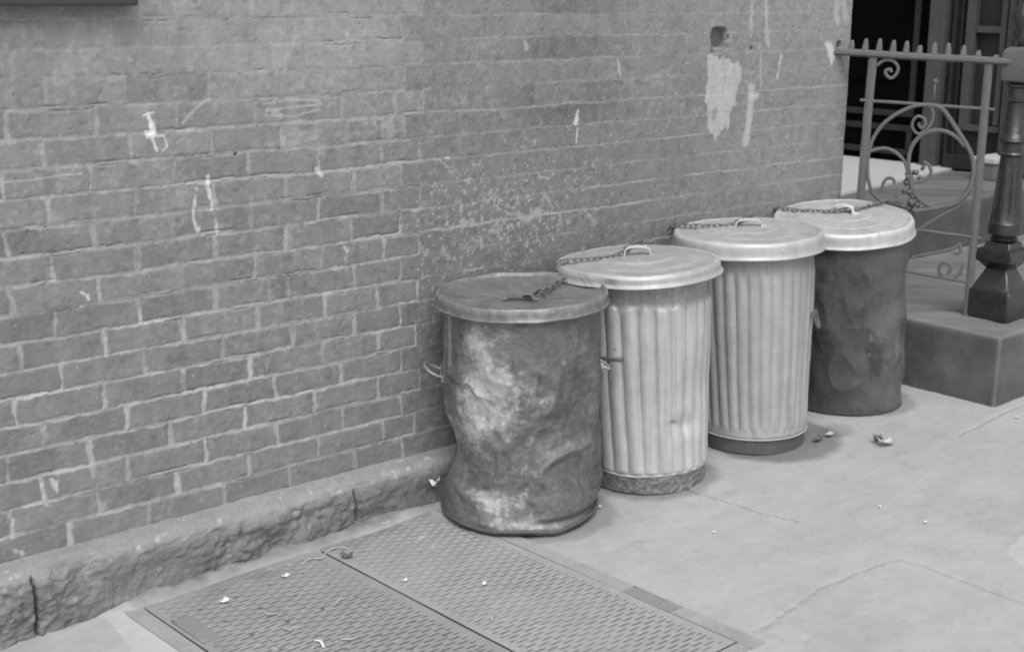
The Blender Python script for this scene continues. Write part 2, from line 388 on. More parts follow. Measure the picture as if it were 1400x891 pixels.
# ---------------------------------------------------------------- stone plinth along the wall foot
def plinth():
    x0, x1, st = -2.6, 4.325, .005
    nx = int((x1-x0)/st)+1; nt = 62
    xs = np.linspace(x0, x1, nx); ts = np.linspace(0, 1, nt)
    X, T = np.meshgrid(xs, ts, indexing='ij')
    # profile: ledge from the bricks (y .075,z .186) to the nose, then the rock face down into the ground
    Lg = .085; La = Lg+.20; sarc = T*La
    edge = .014*fbm(X*4, X*0+2, 201, 3)
    yl = .082-sarc; zl = .190-(sarc)*.38
    yn = .082-Lg; zn = .190-Lg*.38
    g = sarc-Lg
    Y = np.where(g < 0, yl, yn-.004); Z = np.where(g < 0, zl, zn-g)
    # round the nose
    rn = np.exp(-(g/.02)**2); Y = Y+.010*rn; Z = Z-.006*rn
    front = sm(g, -.02, .03)
    rough = fbm(X*11, sarc*16, 211, 5)+.5*np.abs(fbm(X*26+sarc*12, sarc*40, 215, 3))
    roughmask = .35+.65*sm(fbm(X*2.2, sarc*6+3, 219, 2)+.25*np.exp(-((X-1.45)/.35)**2), -.25, .25)
    damp = 1-.8*sm(X, 1.9, 2.2)
    Y = Y-front*((.024*rough+.008*fbm(X*60, sarc*70, 217, 4))*roughmask*damp)+front*.006
    Z = Z+(1-front)*.0035*fbm(X*14, sarc*30, 221, 4)
    Y = Y+(1-front)*0
    bite = sm(fbm(X*7, X*0+5, 223, 3), .1, .5)*np.exp(-((g-.015)/.03)**2); Y = Y+.014*bite*damp; Z = Z-.012*bite*damp
    tone = .245+.035*fbm(X*6, sarc*10, 225, 4)+.035*fbm(X*45, sarc*60, 226, 4)+.06*(1-front)+.04*np.exp(-(g/.025)**2)-.035*front*roughmask*sm(rough, 0, .5)
    tone = tone-.03*front*sm(X, 1.6, 2.0)
    tone = tone*(1-.3*sm(fbm(X*38, sarc*60, 233, 4), .2, .5)*front*(.3+.7*roughmask))*(1+.5*sm(fbm(X*60, sarc*60, 235, 3), .45, .65))
    tone = tone+.10*np.exp(-((sarc-.016)/.006)**2)*sm(fbm(X*8, X*0, 227, 3), -.3, .4)
    for jx in (.12, 1.03, 1.985, 2.9, 3.8, -.9, -1.8):
        jj = np.abs(X-jx-.006*fbm(sarc*12, sarc*0+jx, 231, 2)); q = (1-sm(jj, .0015, .006))*sm(g, -.01, .02)
        Y = Y+.02*q; tone = tone*(1-.65*q)
    V = np.stack([X, Y, Z], -1).reshape(-1, 3)
    return mesh('stone_plinth', V, gridfaces(nx, nt, flip=True), dict(tone=np.clip(tone, .05, .7)))
pl = link('stone_plinth', plinth(), M_plinth)
tag(pl, 'rough worn stone plinth running along the foot of the brick wall', 'plinth')

# ---------------------------------------------------------------- pavement
def W(pts): return [tuple(ong(x, y)[:2]) for x, y in pts]
GCR = [([(1232, 765), (1200, 772), (1160, 788), (1120, 806), (1092, 824), (1060, 848), (1030, 862)], .002, .24), ([(1232, 765), (1290, 784), (1350, 806), (1400, 822), (1480, 845)], 0.0025, .18),
       ([(935, 668), (975, 680), (1040, 700), (1090, 712)], .0025, .3), ([(1400, 552), (1358, 572), (1310, 596)], .003, .25), ([(700, 725), (735, 748)], .002, .2),
       ([(0, 872), (60, 862), (140, 838)], .004, .5)]
PATCH = [([(138, 838), (172, 824), (205, 850), (240, 868), (272, 886), (300, 912), (140, 930), (180, 880)], .50, .9),
         ([(985, 868), (1030, 868), (1075, 850), (1110, 862), (1085, 905), (1000, 915)], .43, .6), ([(1371, 752), (1408, 722), (1430, 735), (1420, 796)], .47, .9),
         ([(1228, 530), (1300, 545), (1358, 562), (1330, 590), (1240, 560)], .40, .5)]
def ground():
    x0, x1, y0, y1 = .2, 7.4, -2.7, .16
    nx, ny = 900, 400
    X, Y = np.meshgrid(np.linspace(x0, x1, nx), np.linspace(y0, y1, ny), indexing='ij')
    # finer sampling near the wall is not needed: joints are 3-4 mm wide but soft
    t = .408+.035*fbm(X*1.6, Y*2.2, 301, 4)+.03*fbm(X*8, Y*20, 303, 4)-.03*sm(fbm(X*2.3, Y*3, 302, 4), .15, .6)
    h = .003*fbm(X*3, Y*3, 305, 4)+.0010*fbm(X*28, Y*40, 307, 3)
    wxx = X+.006*fbm(X*14, Y*14, 309, 3); wyy = Y+.006*fbm(X*14, Y*14, 311, 3)
    for pts, w, dk in GCR:
        d = segdist(wxx, wyy, W(pts)); q = 1-sm(d, w*.6, w*2.2); t = t*(1-dk*q); h = h-.004*q
        q2 = np.exp(-(d/.03)**2)*sm(fbm(X*20, Y*20, 312, 3), -.1, .4); t = t*(1+.05*q2)
    for pts, tn, op in PATCH:
        ins = polymask(X+.015*fbm(X*18, Y*18, 313, 4), Y+.015*fbm(X*18, Y*18, 315, 4), W(pts))*op
        t = t*(1-ins)+(tn+.03*fbm(X*20, Y*20, 317, 3))*ins; h = h+.002*ins
    # darker ground by the wall and round the can feet, damp stain by the third
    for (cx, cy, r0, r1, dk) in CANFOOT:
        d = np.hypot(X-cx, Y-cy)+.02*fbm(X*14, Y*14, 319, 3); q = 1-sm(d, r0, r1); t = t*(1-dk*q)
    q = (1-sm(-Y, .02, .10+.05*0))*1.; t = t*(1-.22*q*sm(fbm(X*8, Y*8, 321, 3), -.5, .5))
    # crumbled mortar fillet against the plinth
    q = (1-sm(-Y+.012*fbm(X*12, Y*12, 323, 3), .01, .075))*sm(X, 1.15, 1.35)*(1-sm(X, 2.1, 2.35)); h = h+.022*q+.008*q*fbm(X*40, Y*40, 325, 4); t = t*(1-q*(.34+.3*fbm(X*30, Y*30, 326, 4)))
    # joint between fillet and stone on the left
    dirt = sm(fbm(X*45, Y*90, 327, 3), .38, .6); t = t*(1-.09*dirt)*(1+.07*fbm(X*34, Y*50, 328, 4)); gum = sm(fbm(X*13, Y*13, 330, 1), .80, .86); t = t*(1-.08*gum); chips = sm(fbm(X*60, Y*60, 329, 2), .72, .82); t = t*(1-chips*.1)
    Z = gz(X)+h
    V = np.stack([X, Y, Z], -1).reshape(-1, 3); parts = [(V, gridfaces(nx, ny), dict(tone=t))]
    # the rest of the sheet out to the horizon: quads joined round the fine patch, 6 mm under its edge
    e = 45.
    for (a0, a1, b0, b1) in ((-e, x0+.02, -e, e), (x1-.02, e, -e, e), (x0, x1, -e, y0+.02), (x0, x1, y1-.02, e)):
        v = np.array([[a0, b0, gz(a0)-.012], [a1, b0, gz(a1)-.012], [a1, b1, gz(a1)-.012], [a0, b1, gz(a0)-.012]])
        parts.append((v, np.array([[0, 1, 2, 3]]), dict(tone=np.full(4, .40))))
    V, Fc, A = merge(parts)
    return mesh('sidewalk', V, Fc, A)

# ---------------------------------------------------------------- cans: common data
# lean: how far each can's top is off its foot, per metre of height
C1 = dict(b=(2.449, -.205), ang=-130.2, lean=(-.006, 0)); C2 = dict(b=(2.935, -.249), ang=-136.1, lean=(-.043, .038))
C3 = dict(b=(3.448, -.260), ang=-140.9, lean=(-.040, .037)); C4 = dict(b=(4.027, -.223), ang=-144.9, lean=(-.053, .036))
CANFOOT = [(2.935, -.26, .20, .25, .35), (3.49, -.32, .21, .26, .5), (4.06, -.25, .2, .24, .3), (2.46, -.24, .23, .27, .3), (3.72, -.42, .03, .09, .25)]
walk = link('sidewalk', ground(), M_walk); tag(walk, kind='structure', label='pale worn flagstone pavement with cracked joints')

def wrapd(a): return (a+180) % 360-180
def canbody(c, hgt, Rf, field, z0=0., nphi=360, nz=170):
    phi = np.arange(nphi)*360/nphi-180; zz = np.linspace(0, 1, nz)*(hgt-z0)+z0
    P, Z = np.meshgrid(phi, zz, indexing='ij')
    R, Zo, tone = field(P, Z, Rf)
    a = np.radians(P+c['ang'])
    V = np.stack([R*np.cos(a)+c['lean'][0]*Zo, R*np.sin(a)+c['lean'][1]*Zo, Zo], -1)
    return V, gridfaces(nphi, nz, wrap=True), tone
def pn(P, Z, f1, f2, seed, o=4):            # noise on the cylinder, seamless enough at the hidden back
    a = np.radians(P); return fbm3(np.cos(a)*f1*.9+50, np.sin(a)*f1*.9+50, Z*f2+10, seed, o)
def dent(P, Z, p, z, sp, sz, rot=0.):
    x = wrapd(P-p)/sp; y = (Z-z)/sz; c, s = math.cos(rot), math.sin(rot); return np.exp(-(x*c+y*s)**2-(-x*s+y*c)**2)

def place(me_name, V, Fc, tone, m, parent, name):
    me = mesh(me_name, V.reshape(-1, 3), Fc, dict(tone=tone)); me.materials.append(m)
    me.polygons.foreach_set('use_smooth', [True]*len(me.polygons))
    o = bpy.data.objects.new(name, me); COL.objects.link(o); o.parent = parent; return o
def local_obj(mb, name, m, parent, smooth=True, auto=None):
    bmesh.ops.recalc_face_normals(mb.bm, faces=mb.bm.faces[:])
    me = bpy.data.meshes.new(name); mb.bm.to_mesh(me); mb.bm.free(); me.materials.append(m)
    if smooth: me.polygons.foreach_set('use_smooth', [True]*len(me.polygons))
    if auto: me.set_sharp_from_angle(angle=math.radians(auto))
    o = bpy.data.objects.new(name, me); COL.objects.link(o); o.parent = parent; return o
def pol(c, phi, r, z=0.):
    a = math.radians(phi+c['ang']); return (r*math.cos(a)+c['lean'][0]*z, r*math.sin(a)+c['lean'][1]*z, z)
def ringtube(c, Rfun, zfun, r, seg=8, n=120):
    mb = MB(); mb.tube([pol(c, p, Rfun(p), zfun(p)) for p in np.arange(n)*360/n], r, seg, closed=True); return mb

def lid(c, parent, R, z, prof, tone0, m, tilt=(0, 0), seed=1, wob=.002, dents=(), tonef=None, off=(0, 0)):
    """prof: list of (r fraction or offset, z) from centre to the hem; resampled smoothly"""
    pr = spline([(r, 0, zz) for r, zz in prof], 4); nr = len(pr); nphi = 240
    phi = np.arange(nphi)*360/nphi-180
    r = np.array([p[0] for p in pr]); zz = np.array([p[2] for p in pr])
    P, I = np.meshgrid(phi, np.arange(nr), indexing='ij')
    RR = r[I]*R; ZZ = zz[I]
    arc = np.concatenate([[0], np.cumsum(np.hypot(np.diff(r*R), np.diff(zz)))])[I]
    a = np.radians(P+c['ang']); x0 = RR*np.cos(a); y0 = RR*np.sin(a)
    nz_ = fbm(x0*9+30, y0*9+30, seed*13+400, 4)
    RR2 = RR*(1+wob*2.2*fbm(np.cos(a)*1.6+9, np.sin(a)*1.6+9, seed*7+410, 2)*(RR/R)**3)
    ZZ2 = ZZ+wob*1.3*nz_+wob*1.5*(RR/R)**2*fbm(np.cos(a)*2+19, np.sin(a)*2+19, seed*7+430, 2)
    for (p, rf, sp, sr, dr, dzv) in dents:
        g = np.exp(-(wrapd(P-p)/sp)**2-((RR/R-rf)/sr)**2); RR2 = RR2-dr*g; ZZ2 = ZZ2-dzv*g
    X = RR2*np.cos(a); Y = RR2*np.sin(a)
    tone = tone0*(1+.16*fbm(x0*14+30, y0*14+30, seed*13+420, 4)+.12*fbm(x0*60+30, y0*60+30, seed*13+423, 3)+.08*nz_)
    tone = tone*(1-.25*sm(fbm(x0*40+30, y0*40+arc*40+30, seed*17+421, 3), .42, .7))
    if tonef is not None: tone = tonef(P, RR/R, arc, tone)
    o = place('lid', np.stack([X, Y, ZZ2], -1), gridfaces(nphi, nr, wrap=True), tone, m, parent, 'lid')
    # tilt: (about the line of sight, towards the viewer), degrees
    va = math.radians(c['ang']); 
    from mathutils import Matrix, Vector
    Mt = Matrix.Rotation(math.radians(tilt[0]), 4, Vector((math.cos(va), math.sin(va), 0))) @ Matrix.Rotation(math.radians(tilt[1]), 4, Vector((-math.sin(va), math.cos(va), 0)))
    o.matrix_local = Matrix.Translation((c['lean'][0]*z, c['lean'][1]*z, z)) @ Mt
    return o
def strap_handle(c, lidobj, phi, half, hgt, w, t, z0, m, ctr=(0, 0), name='handle'):
    """bent strap: foot, riser, bridge, riser, foot, in the direction phi (0 = towards viewer)"""
    a = math.radians(c['ang']+phi); d = np.array([math.cos(a), math.sin(a), 0]); s = np.array([-d[1], d[0], 0]); c0 = np.array([ctr[0], ctr[1], 0.])
    prof = [(-half-.018, 0), (-half-.004, .001), (-half, .006), (-half+.002, hgt*.75), (-half+.012, hgt), (0, hgt+.003), (half-.012, hgt), (half-.002, hgt*.75), (half, .006), (half+.004, .001), (half+.018, 0)]
    mb = MB(); rings = []
    for i, (u, v) in enumerate(prof):
        p0 = prof[max(0, i-1)]; p1 = prof[min(len(prof)-1, i+1)]; tn = np.array([p1[0]-p0[0], p1[1]-p0[1]]); tn = tn/np.linalg.norm(tn); nn = np.array([-tn[1], tn[0]])
        q = []
        for sx, sy in ((-w, -t), (w, -t), (w, t), (-w, t)):
            uu = u+nn[0]*sy; vv = v+nn[1]*sy; q.append(tuple(c0+d*uu+s*sx+np.array([0, 0, z0+vv+t])))
        rings.append(q)
    mb.rings(rings); return local_obj(mb, name, m, lidobj, smooth=False)

def root(c, label, group='trash cans lined up along the wall'):
    return empty('trash_can', (c['b'][0], c['b'][1], gz(c['b'][0])), label, 'trash can', group)

# ---- can 1: battered dark can with pale paint
t1 = root(C1, 'battered dark trash can with pale scuffed paint and crushed sides, nearest one, beside the hatch')
def f1(P, Z, _):
    R = .229+.010*(1-Z/.66)
    flare = sm(.12-Z, 0, .12)*.008*sm(-P, -10, 40)
    R = R+flare
    R = R-.037*dent(P, Z, -98, .225, 40, .085)-.016*dent(P, Z, -60, .20, 30, .08, .4)
    R = R-.022*dent(P, Z, 25, .30, 30, .09, -.6)-.007*dent(P, Z, 60, .18, 24, .09, .5)-.014*dent(P, Z, -15, .40, 22, .06, .3)-.016*dent(P, Z, 10, .12, 34, .06, -.3)
    R = R+.006*dent(P, Z, 35, .20, 8, .10, -.5)
    cr = np.abs(pn(P, Z, 1.7, 6, 501, 3)); R = R+(.013*np.clip(1-cr/.30, 0, 1)-.006)*sm(Z, .03, .12)*sm(.58-Z, 0, .15)
    cr2 = np.abs(pn(P, Z, 4.5, 14, 502, 2)); R = R+(.003*np.clip(1-cr2/.25, 0, 1)-.001)*sm(Z, .03, .1)*sm(.6-Z, 0, .1)
    R = R+.005*pn(P, Z, 5, 18, 505, 4)+.0015*pn(P, Z, 25, 90, 507, 3)
    # bottom crumple
    R = R-.022*sm(.10-Z, 0, .1)*(.5+.5*pn(P, Z*0, 3, 0, 509, 3))-.012*np.exp(-((Z-.035)/.014)**2)*sm(P, 0, 20)
    # flat against the plinth at the back
    a = np.radians(P+C1['ang']); yy = R*np.sin(a); lim = .195; R = np.where((yy > lim) & (Z < .19), lim/np.maximum(np.sin(a), .2), R)
    base = .165+.05*pn(P, Z, 4, 14, 511, 4)+.05*pn(P, Z, 22, 90, 512, 4)
    w = .0
    for (p, z, sp, sz, k) in ((-30, .50, 22, .13, 1.), (-38, .33, 20, .10, .9), (-75, .27, 14, .06, 1.1), (-8, .42, 18, .10, .6), (-20, .10, 22, .04, .8), (0, .03, 28, .035, 1.), (-30, .12, 18, .03, .5), (30, .45, 25, .15, .10), (10, .22, 40, .1, .22), (50, .30, 25, .2, .08)):
        w = w+k*dent(P, Z, p, z, sp, sz)
    n = pn(P, Z, 7, 26, 513, 5); n2 = pn(P, Z, 18, 60, 515, 4)
    n3 = pn(P, Z, 40, 150, 517, 4); mk = np.clip(.4*sm(w+.45*n, .2, 1.1)+.75*sm(w*.75+.5*n+.5*n2+.4*n3, .32, .95), 0, 1)
    streak = np.exp(-(wrapd(P+63)/2.6)**2)*sm(Z, .42, .5)*.8+np.exp(-(wrapd(P+71)/2.)**2)*sm(Z, .36, .45)*.4
    mk = np.clip(mk+streak*.8, 0, 1)
    tone = base*(1-mk)+.47*mk
    tone = tone*(1-.35*dent(P, Z, 22, .36, 12, .012, -.35))*(1-.25*sm(pn(P, Z, 10, 10, 519, 4), .3, .6))
    tone = tone*(1-.3*sm(P, 60, 85))*(1-.3*dent(P, Z, -62, .47, 14, .09))*(1-.22*sm(pn(P, Z, 3, 7, 523, 3), 0, .4)*sm(P, -10, 25))  # shading of the right side is painted into the tone
    Zo = Z+(.012*pn(P, Z*0, 3, 0, 521, 2)+.010)*sm(.05-Z, 0, .05)
    return R, Zo, np.clip(tone, .05, .6)
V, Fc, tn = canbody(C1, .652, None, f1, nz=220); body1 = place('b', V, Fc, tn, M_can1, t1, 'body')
V1 = V
mb = MB(); mb.tube([tuple(V1[i*3, 2]*np.array([1.015, 1.015, 1])+np.array([0, 0, .004])) for i in range(120)], .0055, 6, closed=True); local_obj(mb, 'bottom_rim', M_rust, t1)
prof1 = [(0, -.006), (.3, -.005), (.6, -.001), (.86, .004), (.935, .007), (.955, .014), (.975, .018), (.99, .014), (1.0, .005), (1.0, -.005), (1.005, -.013), (1.014, -.016), (1.008, -.020), (.99, -.018)]
def l1(P, rr, arc, tone):
    tone = tone*(1+.35*pn(P, arc, 5, 12, 531, 4)+.3*pn(P, arc, 22, 60, 532, 3))
    q = np.exp(-((rr-.975)/.018)**2); tone = tone*(1+.35*q); 
    skirt = (rr > .985)*1.; tone = tone*(1+skirt*.6*np.exp(-(wrapd(P-2)/14)**2)*sm(pn(P, arc, 9, 30, 533, 3), -.3, .3))
    return np.clip(tone, .06, .6)
lid1 = lid(C1, t1, .253, .665, prof1, .205, M_can1, tilt=(1.2, 0), seed=1, wob=.003, dents=((0, 1., 7, .08, .008, 0), (-150, .8, 14, .12, 0, -.006), (-30, .55, 40, .3, 0, .004)), tonef=l1, off=(.003, -.006))
# broken handle: a torn strap over a dark hole
strap_handle(C1, lid1, 82, .036, .017, .015, .0012, -.004, material('dull_lid_strap', .2, .6, metal=.1, amp=.2, scale=60), ctr=(-.02, -.02))
mb = MB(); mb.tube(spline([pol(C1, 70, .030, .006), pol(C1, 90, .045, .012), pol(C1, 100, .062, .006), pol(C1, 80, .07, .002)]), .003, 6); mb.box(pol(C1, 40, .03, .003), (.03, .02, .004), math.radians(20)); local_obj(mb, 'torn_stub', M_rust, lid1)
def side_handle(c, parent, phi, z, R, m, droop=.03, out=.035, half=.035):
    """bail handle on two lugs, tangential to the can"""
    h = MB(); d = math.degrees(half/R); pts = []
    pts = [pol(c, phi-d, R-.004, z), pol(c, phi-d, R+.010, z), pol(c, phi-d*.95, R+out*.7, z-droop*.5), pol(c, phi-d*.5, R+out, z-droop), pol(c, phi+d*.5, R+out, z-droop), pol(c, phi+d*.95, R+out*.7, z-droop*.5), pol(c, phi+d, R+.010, z), pol(c, phi+d, R-.004, z)]
    h.tube(spline(pts, 4), .0042, 8); o = local_obj(h, 'side_handle', m, parent)
    for sgn in (-1, 1):
        b = MB(); p = pol(c, phi+sgn*d, R+.004, z); b.box(p, (.020, .020, .016), math.radians(c['ang']+phi), bev=.003)
        local_obj(b, 'handle_lug', m, o, smooth=False)
    return o
side_handle(C1, t1, -84, .435, .228, material('dull_handle', .3, .5, metal=.3, amp=.3, scale=50), droop=-.026, out=.058, half=.042)
side_handle(C1, t1, 97, .455, .229, M_hand, droop=.014, out=.032, half=.035)

# ---- can 2: light fluted can
def flute(P, n, k=.62): 
    s = np.abs(np.sin(np.radians(P)*n/2)); return s**k
def f2(P, Z, _):
    b = .199+.022*sm(Z, .0, .62)
    fm = sm(Z, .055, .075)*sm(.590-Z+.012*pn(P, Z*0, 6, 0, 611, 2)+.020*flute(P, 26), 0, .018)
    Pw = P+2.5*pn(P, Z, 1.2, 5, 601, 3)*sm(.40-Z, 0, .4)+7*sm(P, 20, 60)*sm(.45-Z, 0, .5)*(.45-Z)
    R = b+fm*(.0105*(flute(Pw, 26)-.5))
    R = R-.006*sm(Z, .588, .612)+.006*sm(Z, .64, .65)
    R = R-.006*np.exp(-((Z-.058)/.008)**2)
    low = sm(.055-Z, 0, .01); R = R-low*(.004+.009*np.abs(pn(P, Z, 6, 40, 603, 3)))
    R = R-.012*dent(P, Z, 42, .22, 14, .03, .3)-.008*dent(P, Z, 60, .35, 20, .1)-.007*dent(P, Z, -40, .5, 18, .1)+.002*pn(P, Z, 6, 16, 605, 3)
    tone = .515+.05*pn(P, Z, 5, 6, 607, 3)+.05*pn(P, Z, 30, 7, 608, 3)+.03*pn(P, Z, 60, 90, 606, 3)
    tone = tone*(1-.14*fm*(1-sm(flute(Pw, 26), .25, .6)))*(1-.18*sm(pn(P, Z, 22, 3, 609, 4), .1, .5))
    tone = tone*(1-.36*sm(Z-.012*flute(P, 26)+.012*pn(P, Z, 10, 10, 613, 3), .578, .60)*(1-.4*sm(pn(P, Z, 16, 50, 614, 3), 0, .4)))  # shadow band on the neck below the lid, painted into the tone
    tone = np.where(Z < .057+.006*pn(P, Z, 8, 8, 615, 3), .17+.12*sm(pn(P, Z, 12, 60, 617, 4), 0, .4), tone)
    tone = tone*(1-.45*dent(P, Z, 28, .235, 5, .006, -.4))*(1-.3*dent(P, Z, -42, .43, 14, .03)*sm(pn(P, Z, 9, 30, 619), -.2, .4))
    tone = tone*(1-.28*dent(P, Z, -70, .3, 25, .5))  # shade on the left edge, next to the nearest can, painted in
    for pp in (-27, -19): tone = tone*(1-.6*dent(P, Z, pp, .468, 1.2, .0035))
    tone = tone*(1+.10*sm(.36-Z, 0, .2)*sm(P, -50, -10))  # lit centre and right side painted brighter towards the bottom
    return R, Z, np.clip(tone, .08, .62)
t2 = root(C2, 'pale galvanised fluted trash can with crumpled dark foot, second from the left')
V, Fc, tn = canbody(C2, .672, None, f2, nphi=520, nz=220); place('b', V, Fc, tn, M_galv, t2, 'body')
local_obj(ringtube(C2, lambda p: .196, lambda p: .060+.003*math.sin(p/20), .003), 'foot_bead', material('pale_bead', .5, .6, amp=.15, scale=30), t2)
profG = [(0, .018), (.25, .0165), (.42, .0155), (.45, .013), (.50, .0095), (.66, .0075), (.70, .0055), (.74, .0025), (.86, .002), (.90, .001), (.925, .0025), (.945, .0015), (.965, -.006), (.972, -.011), (.975, -.022), (.985, -.028), (1.0, -.032), (1.003, -.035), (.99, -.036)]
lid2 = lid(C2, t2, .266, .703, profG, .43, M_lid, tilt=(2.4, 0), seed=2, wob=.0022, dents=((-18, .985, 6, .012, .006, 0), (10, .6, 8, .05, 0, .002)), off=(-.012, .012),
  tonef=lambda P, rr, arc, t: t*(1+.18*np.exp(-((arc-.248)/.004)**2))*(1-.45*dent(P, rr, -17, .972, 5, .004))*(1+.12*np.exp(-((rr-.93)/.02)**2)))
M_strap = material('bright_strap', .58, .5, amp=.12, scale=50)
h2 = strap_handle(C2, lid2, 96, .040, .027, .013, .0018, .013, M_strap)
M_dh = material('grimy_handle', .16, .55, metal=.3, amp=.3, scale=50)
side_handle(C2, t2, -52, .415, .212, M_dh, droop=.016, out=.034, half=.032)
side_handle(C2, t2, 122, .43, .212, M_dh, droop=.02, out=.03, half=.03)
mb = MB(); pts = [pol(C2, p, .221, .438-.004*math.sin(p)) for p in np.linspace(-54, -13, 8)]; mb.tube(pts, .0040, 6, flat=(1, 1.5)); local_obj(mb, 'handle_strap', material('grey_strap', .15, .6, metal=.2, amp=.2, scale=40), t2)

# ---- can 3: fine-fluted can
def f3(P, Z, _):
    b = .189+.028*sm(Z, .0, .66)
    fm = sm(Z, .07, .10)*sm(.64-Z, 0, .05)
    Pw = P+.8*pn(P, Z, 1.2, 4, 701, 3)
    R = b+fm*(.0075*(flute(Pw, 34, .8)-.5))
    R = R-.005*np.exp(-((Z-.050)/.006)**2)
    R = np.where(Z < .05, b-.006, R)+.0015*pn(P, Z, 6, 16, 705, 3)
    tone = .445+.04*pn(P, Z, 5, 6, 707, 3)+.04*pn(P, Z, 30, 7, 708, 3)+.03*pn(P, Z, 60, 90, 706, 3)
    tone = tone*(1-.12*fm*(1-sm(flute(Pw, 34, .8), .3, .7)))*(1-.18*sm(pn(P, Z, 24, 3, 709, 4), .0, .5))
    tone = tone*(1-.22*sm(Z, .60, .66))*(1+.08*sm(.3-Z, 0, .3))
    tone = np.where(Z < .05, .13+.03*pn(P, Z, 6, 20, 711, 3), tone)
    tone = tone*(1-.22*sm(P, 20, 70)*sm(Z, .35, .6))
    return R, Z, np.clip(tone, .06, .6)
t3 = root(C3, 'grey galvanised trash can with fine flutes and dark recessed foot, third from the left')
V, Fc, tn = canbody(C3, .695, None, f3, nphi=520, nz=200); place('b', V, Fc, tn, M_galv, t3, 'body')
local_obj(ringtube(C3, lambda p: .1915, lambda p: .053, .0026), 'foot_bead', material('pale_bead', .46, .6, amp=.15, scale=30), t3)
profH = [(0, .020), (.3, .018), (.38, .017), (.41, .0135), (.44, .0145), (.60, .0115), (.66, .0095), (.69, .006), (.72, .007), (.84, .0045), (.885, .003), (.91, .006), (.945, .004), (.968, -.004), (.975, -.014), (.98, -.032), (.99, -.040), (1.0, -.044), (1.0, -.048), (.985, -.048)]
lid3 = lid(C3, t3, .257, .724, profH, .46, M_lid, tilt=(1.5, 1), seed=3, wob=.0014, off=(-.016, .016),
  tonef=lambda P, rr, arc, t: t*(1+.2*np.exp(-((rr-.94)/.02)**2)))
h3 = strap_handle(C3, lid3, 98, .042, .022, .013, .0018, .016, M_strap)
side_handle(C3, t3, 80, .462, .212, M_dh, droop=.045, out=.022, half=.022)
side_handle(C3, t3, -100, .462, .212, M_dh, droop=.045, out=.022, half=.022)

# ---- can 4: dark smooth can
def f4(P, Z, _):
    b = .212+.018*sm(Z, .0, .66)
    R = b-.010*dent(P, Z, 50, .36, 24, .08)-.012*dent(P, Z, 20, .30, 22, .12, -.5)-.010*dent(P, Z, -20, .18, 30, .1)-.006*dent(P, Z, 85, .26, 18, .05)
    cr = np.abs(pn(P, Z, 1.8, 4.6, 833, 2)); R = R+(.018*np.clip(1-cr/.36, 0, 1)-.009)*sm(.6-Z, 0, .1)*sm(Z, .02, .1)
    cr2 = np.abs(pn(P, Z, 4, 12, 803, 2)); R = R+(.0022*np.clip(1-cr2/.25, 0, 1)-.001)*sm(.6-Z, 0, .1)
    R = R+.0015*pn(P, Z, 5, 16, 805, 3)
    a = np.radians(P+C4['ang']); yy = R*np.sin(a); lim = .225; R = np.where((yy > lim) & (Z < .19), lim/np.maximum(np.sin(a), .2), R)
    tone = .085+.022*pn(P, Z, 4, 10, 807, 4)
    tone = tone-.035*sm(pn(P, Z, 4, 12, 809, 5)+.4*dent(P, Z, 5, .52, 25, .06), .1, .55)+.015*pn(P, Z, 25, 60, 810, 4)
    tone = tone+.16*sm(pn(P, Z, 14, 40, 811, 4), .42, .6)*dent(P, Z, 40, .22, 40, .1)
    tone = tone+.035*sm(P, 10, 60)  # right side painted lighter, leaving the left as if shaded by its neighbour
    return R, Z+.006*sm(.04-Z, 0, .04)*pn(P, Z*0, 4, 0, 813, 2), np.clip(tone, .03, .4)
t4 = root(C4, 'dark smooth dented trash can under a bright pale lid, rightmost beside the stone step')
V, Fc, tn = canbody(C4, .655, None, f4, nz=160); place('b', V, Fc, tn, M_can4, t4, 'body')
local_obj(ringtube(C4, lambda p: .2115+.001*math.sin(p/30), lambda p: .006, .003), 'bottom_rim', material('dark_rim', .06, .7, amp=.3, scale=40), t4)
lid4 = lid(C4, t4, .258, .692, profH, .50, M_lid, tilt=(.8, 6.4), seed=4, wob=.0018, off=(-.022, .012),
  tonef=lambda P, rr, arc, t: t*(1+.22*np.exp(-((rr-.94)/.02)**2)))
h4 = strap_handle(C4, lid4, 75, .036, .027, .014, .0018, .016, material('pale_strap', .6, .5, amp=.1, scale=40))

# ---------------------------------------------------------------- chain threaded through the lid handles
import mathutils
bpy.context.view_layer.update()
def lidpt(c, lo, phi, r, z):                 # point on a lid surface in world space
    p = pol(c, phi, r, z); v = lo.matrix_world @ mathutils.Vector(p); return np.array(v)
ch = MB()
def run(pts, sag=0.):
    P = spline(pts, 10); L = [0]
    for a, b in zip(P[:-1], P[1:]): L.append(L[-1]+np.linalg.norm(b-a))
    step = .0205; n = int(L[-1]/step); k = 0
    for i in range(n+1):
        s = i*step
        while k < len(L)-2 and L[k+1] < s: k += 1
        f = (s-L[k])/max(1e-6, L[k+1]-L[k]); p = P[k]*(1-f)+P[k+1]*f; t = nrm(P[k+1]-P[k])
        up = np.array([0, 0, 1.]); 
        if abs(t@up) > .9: up = np.array([1., 0, 0])
        sx = nrm(np.cross(up, t)); sy = np.cross(t, sx)
        ang = (.6 if i % 2 else .6+math.pi/2)+random.uniform(-.25, .25); u = sx*math.cos(ang)+sy*math.sin(ang)
        ring = [p+t*(.0150*math.cos(q))+u*(.0088*math.sin(q)) for q in np.arange(12)*math.pi/6]
        w = np.cross(t, u); ch.tube(ring, .0024, 6, up=tuple(w), closed=True)
zt = .008
def wp(x, y, yy): return ony(x, y, yy)
w_hook = np.array([2.62, .05, .86])
A1 = lidpt(C1, lid1, 88, .045, .012)
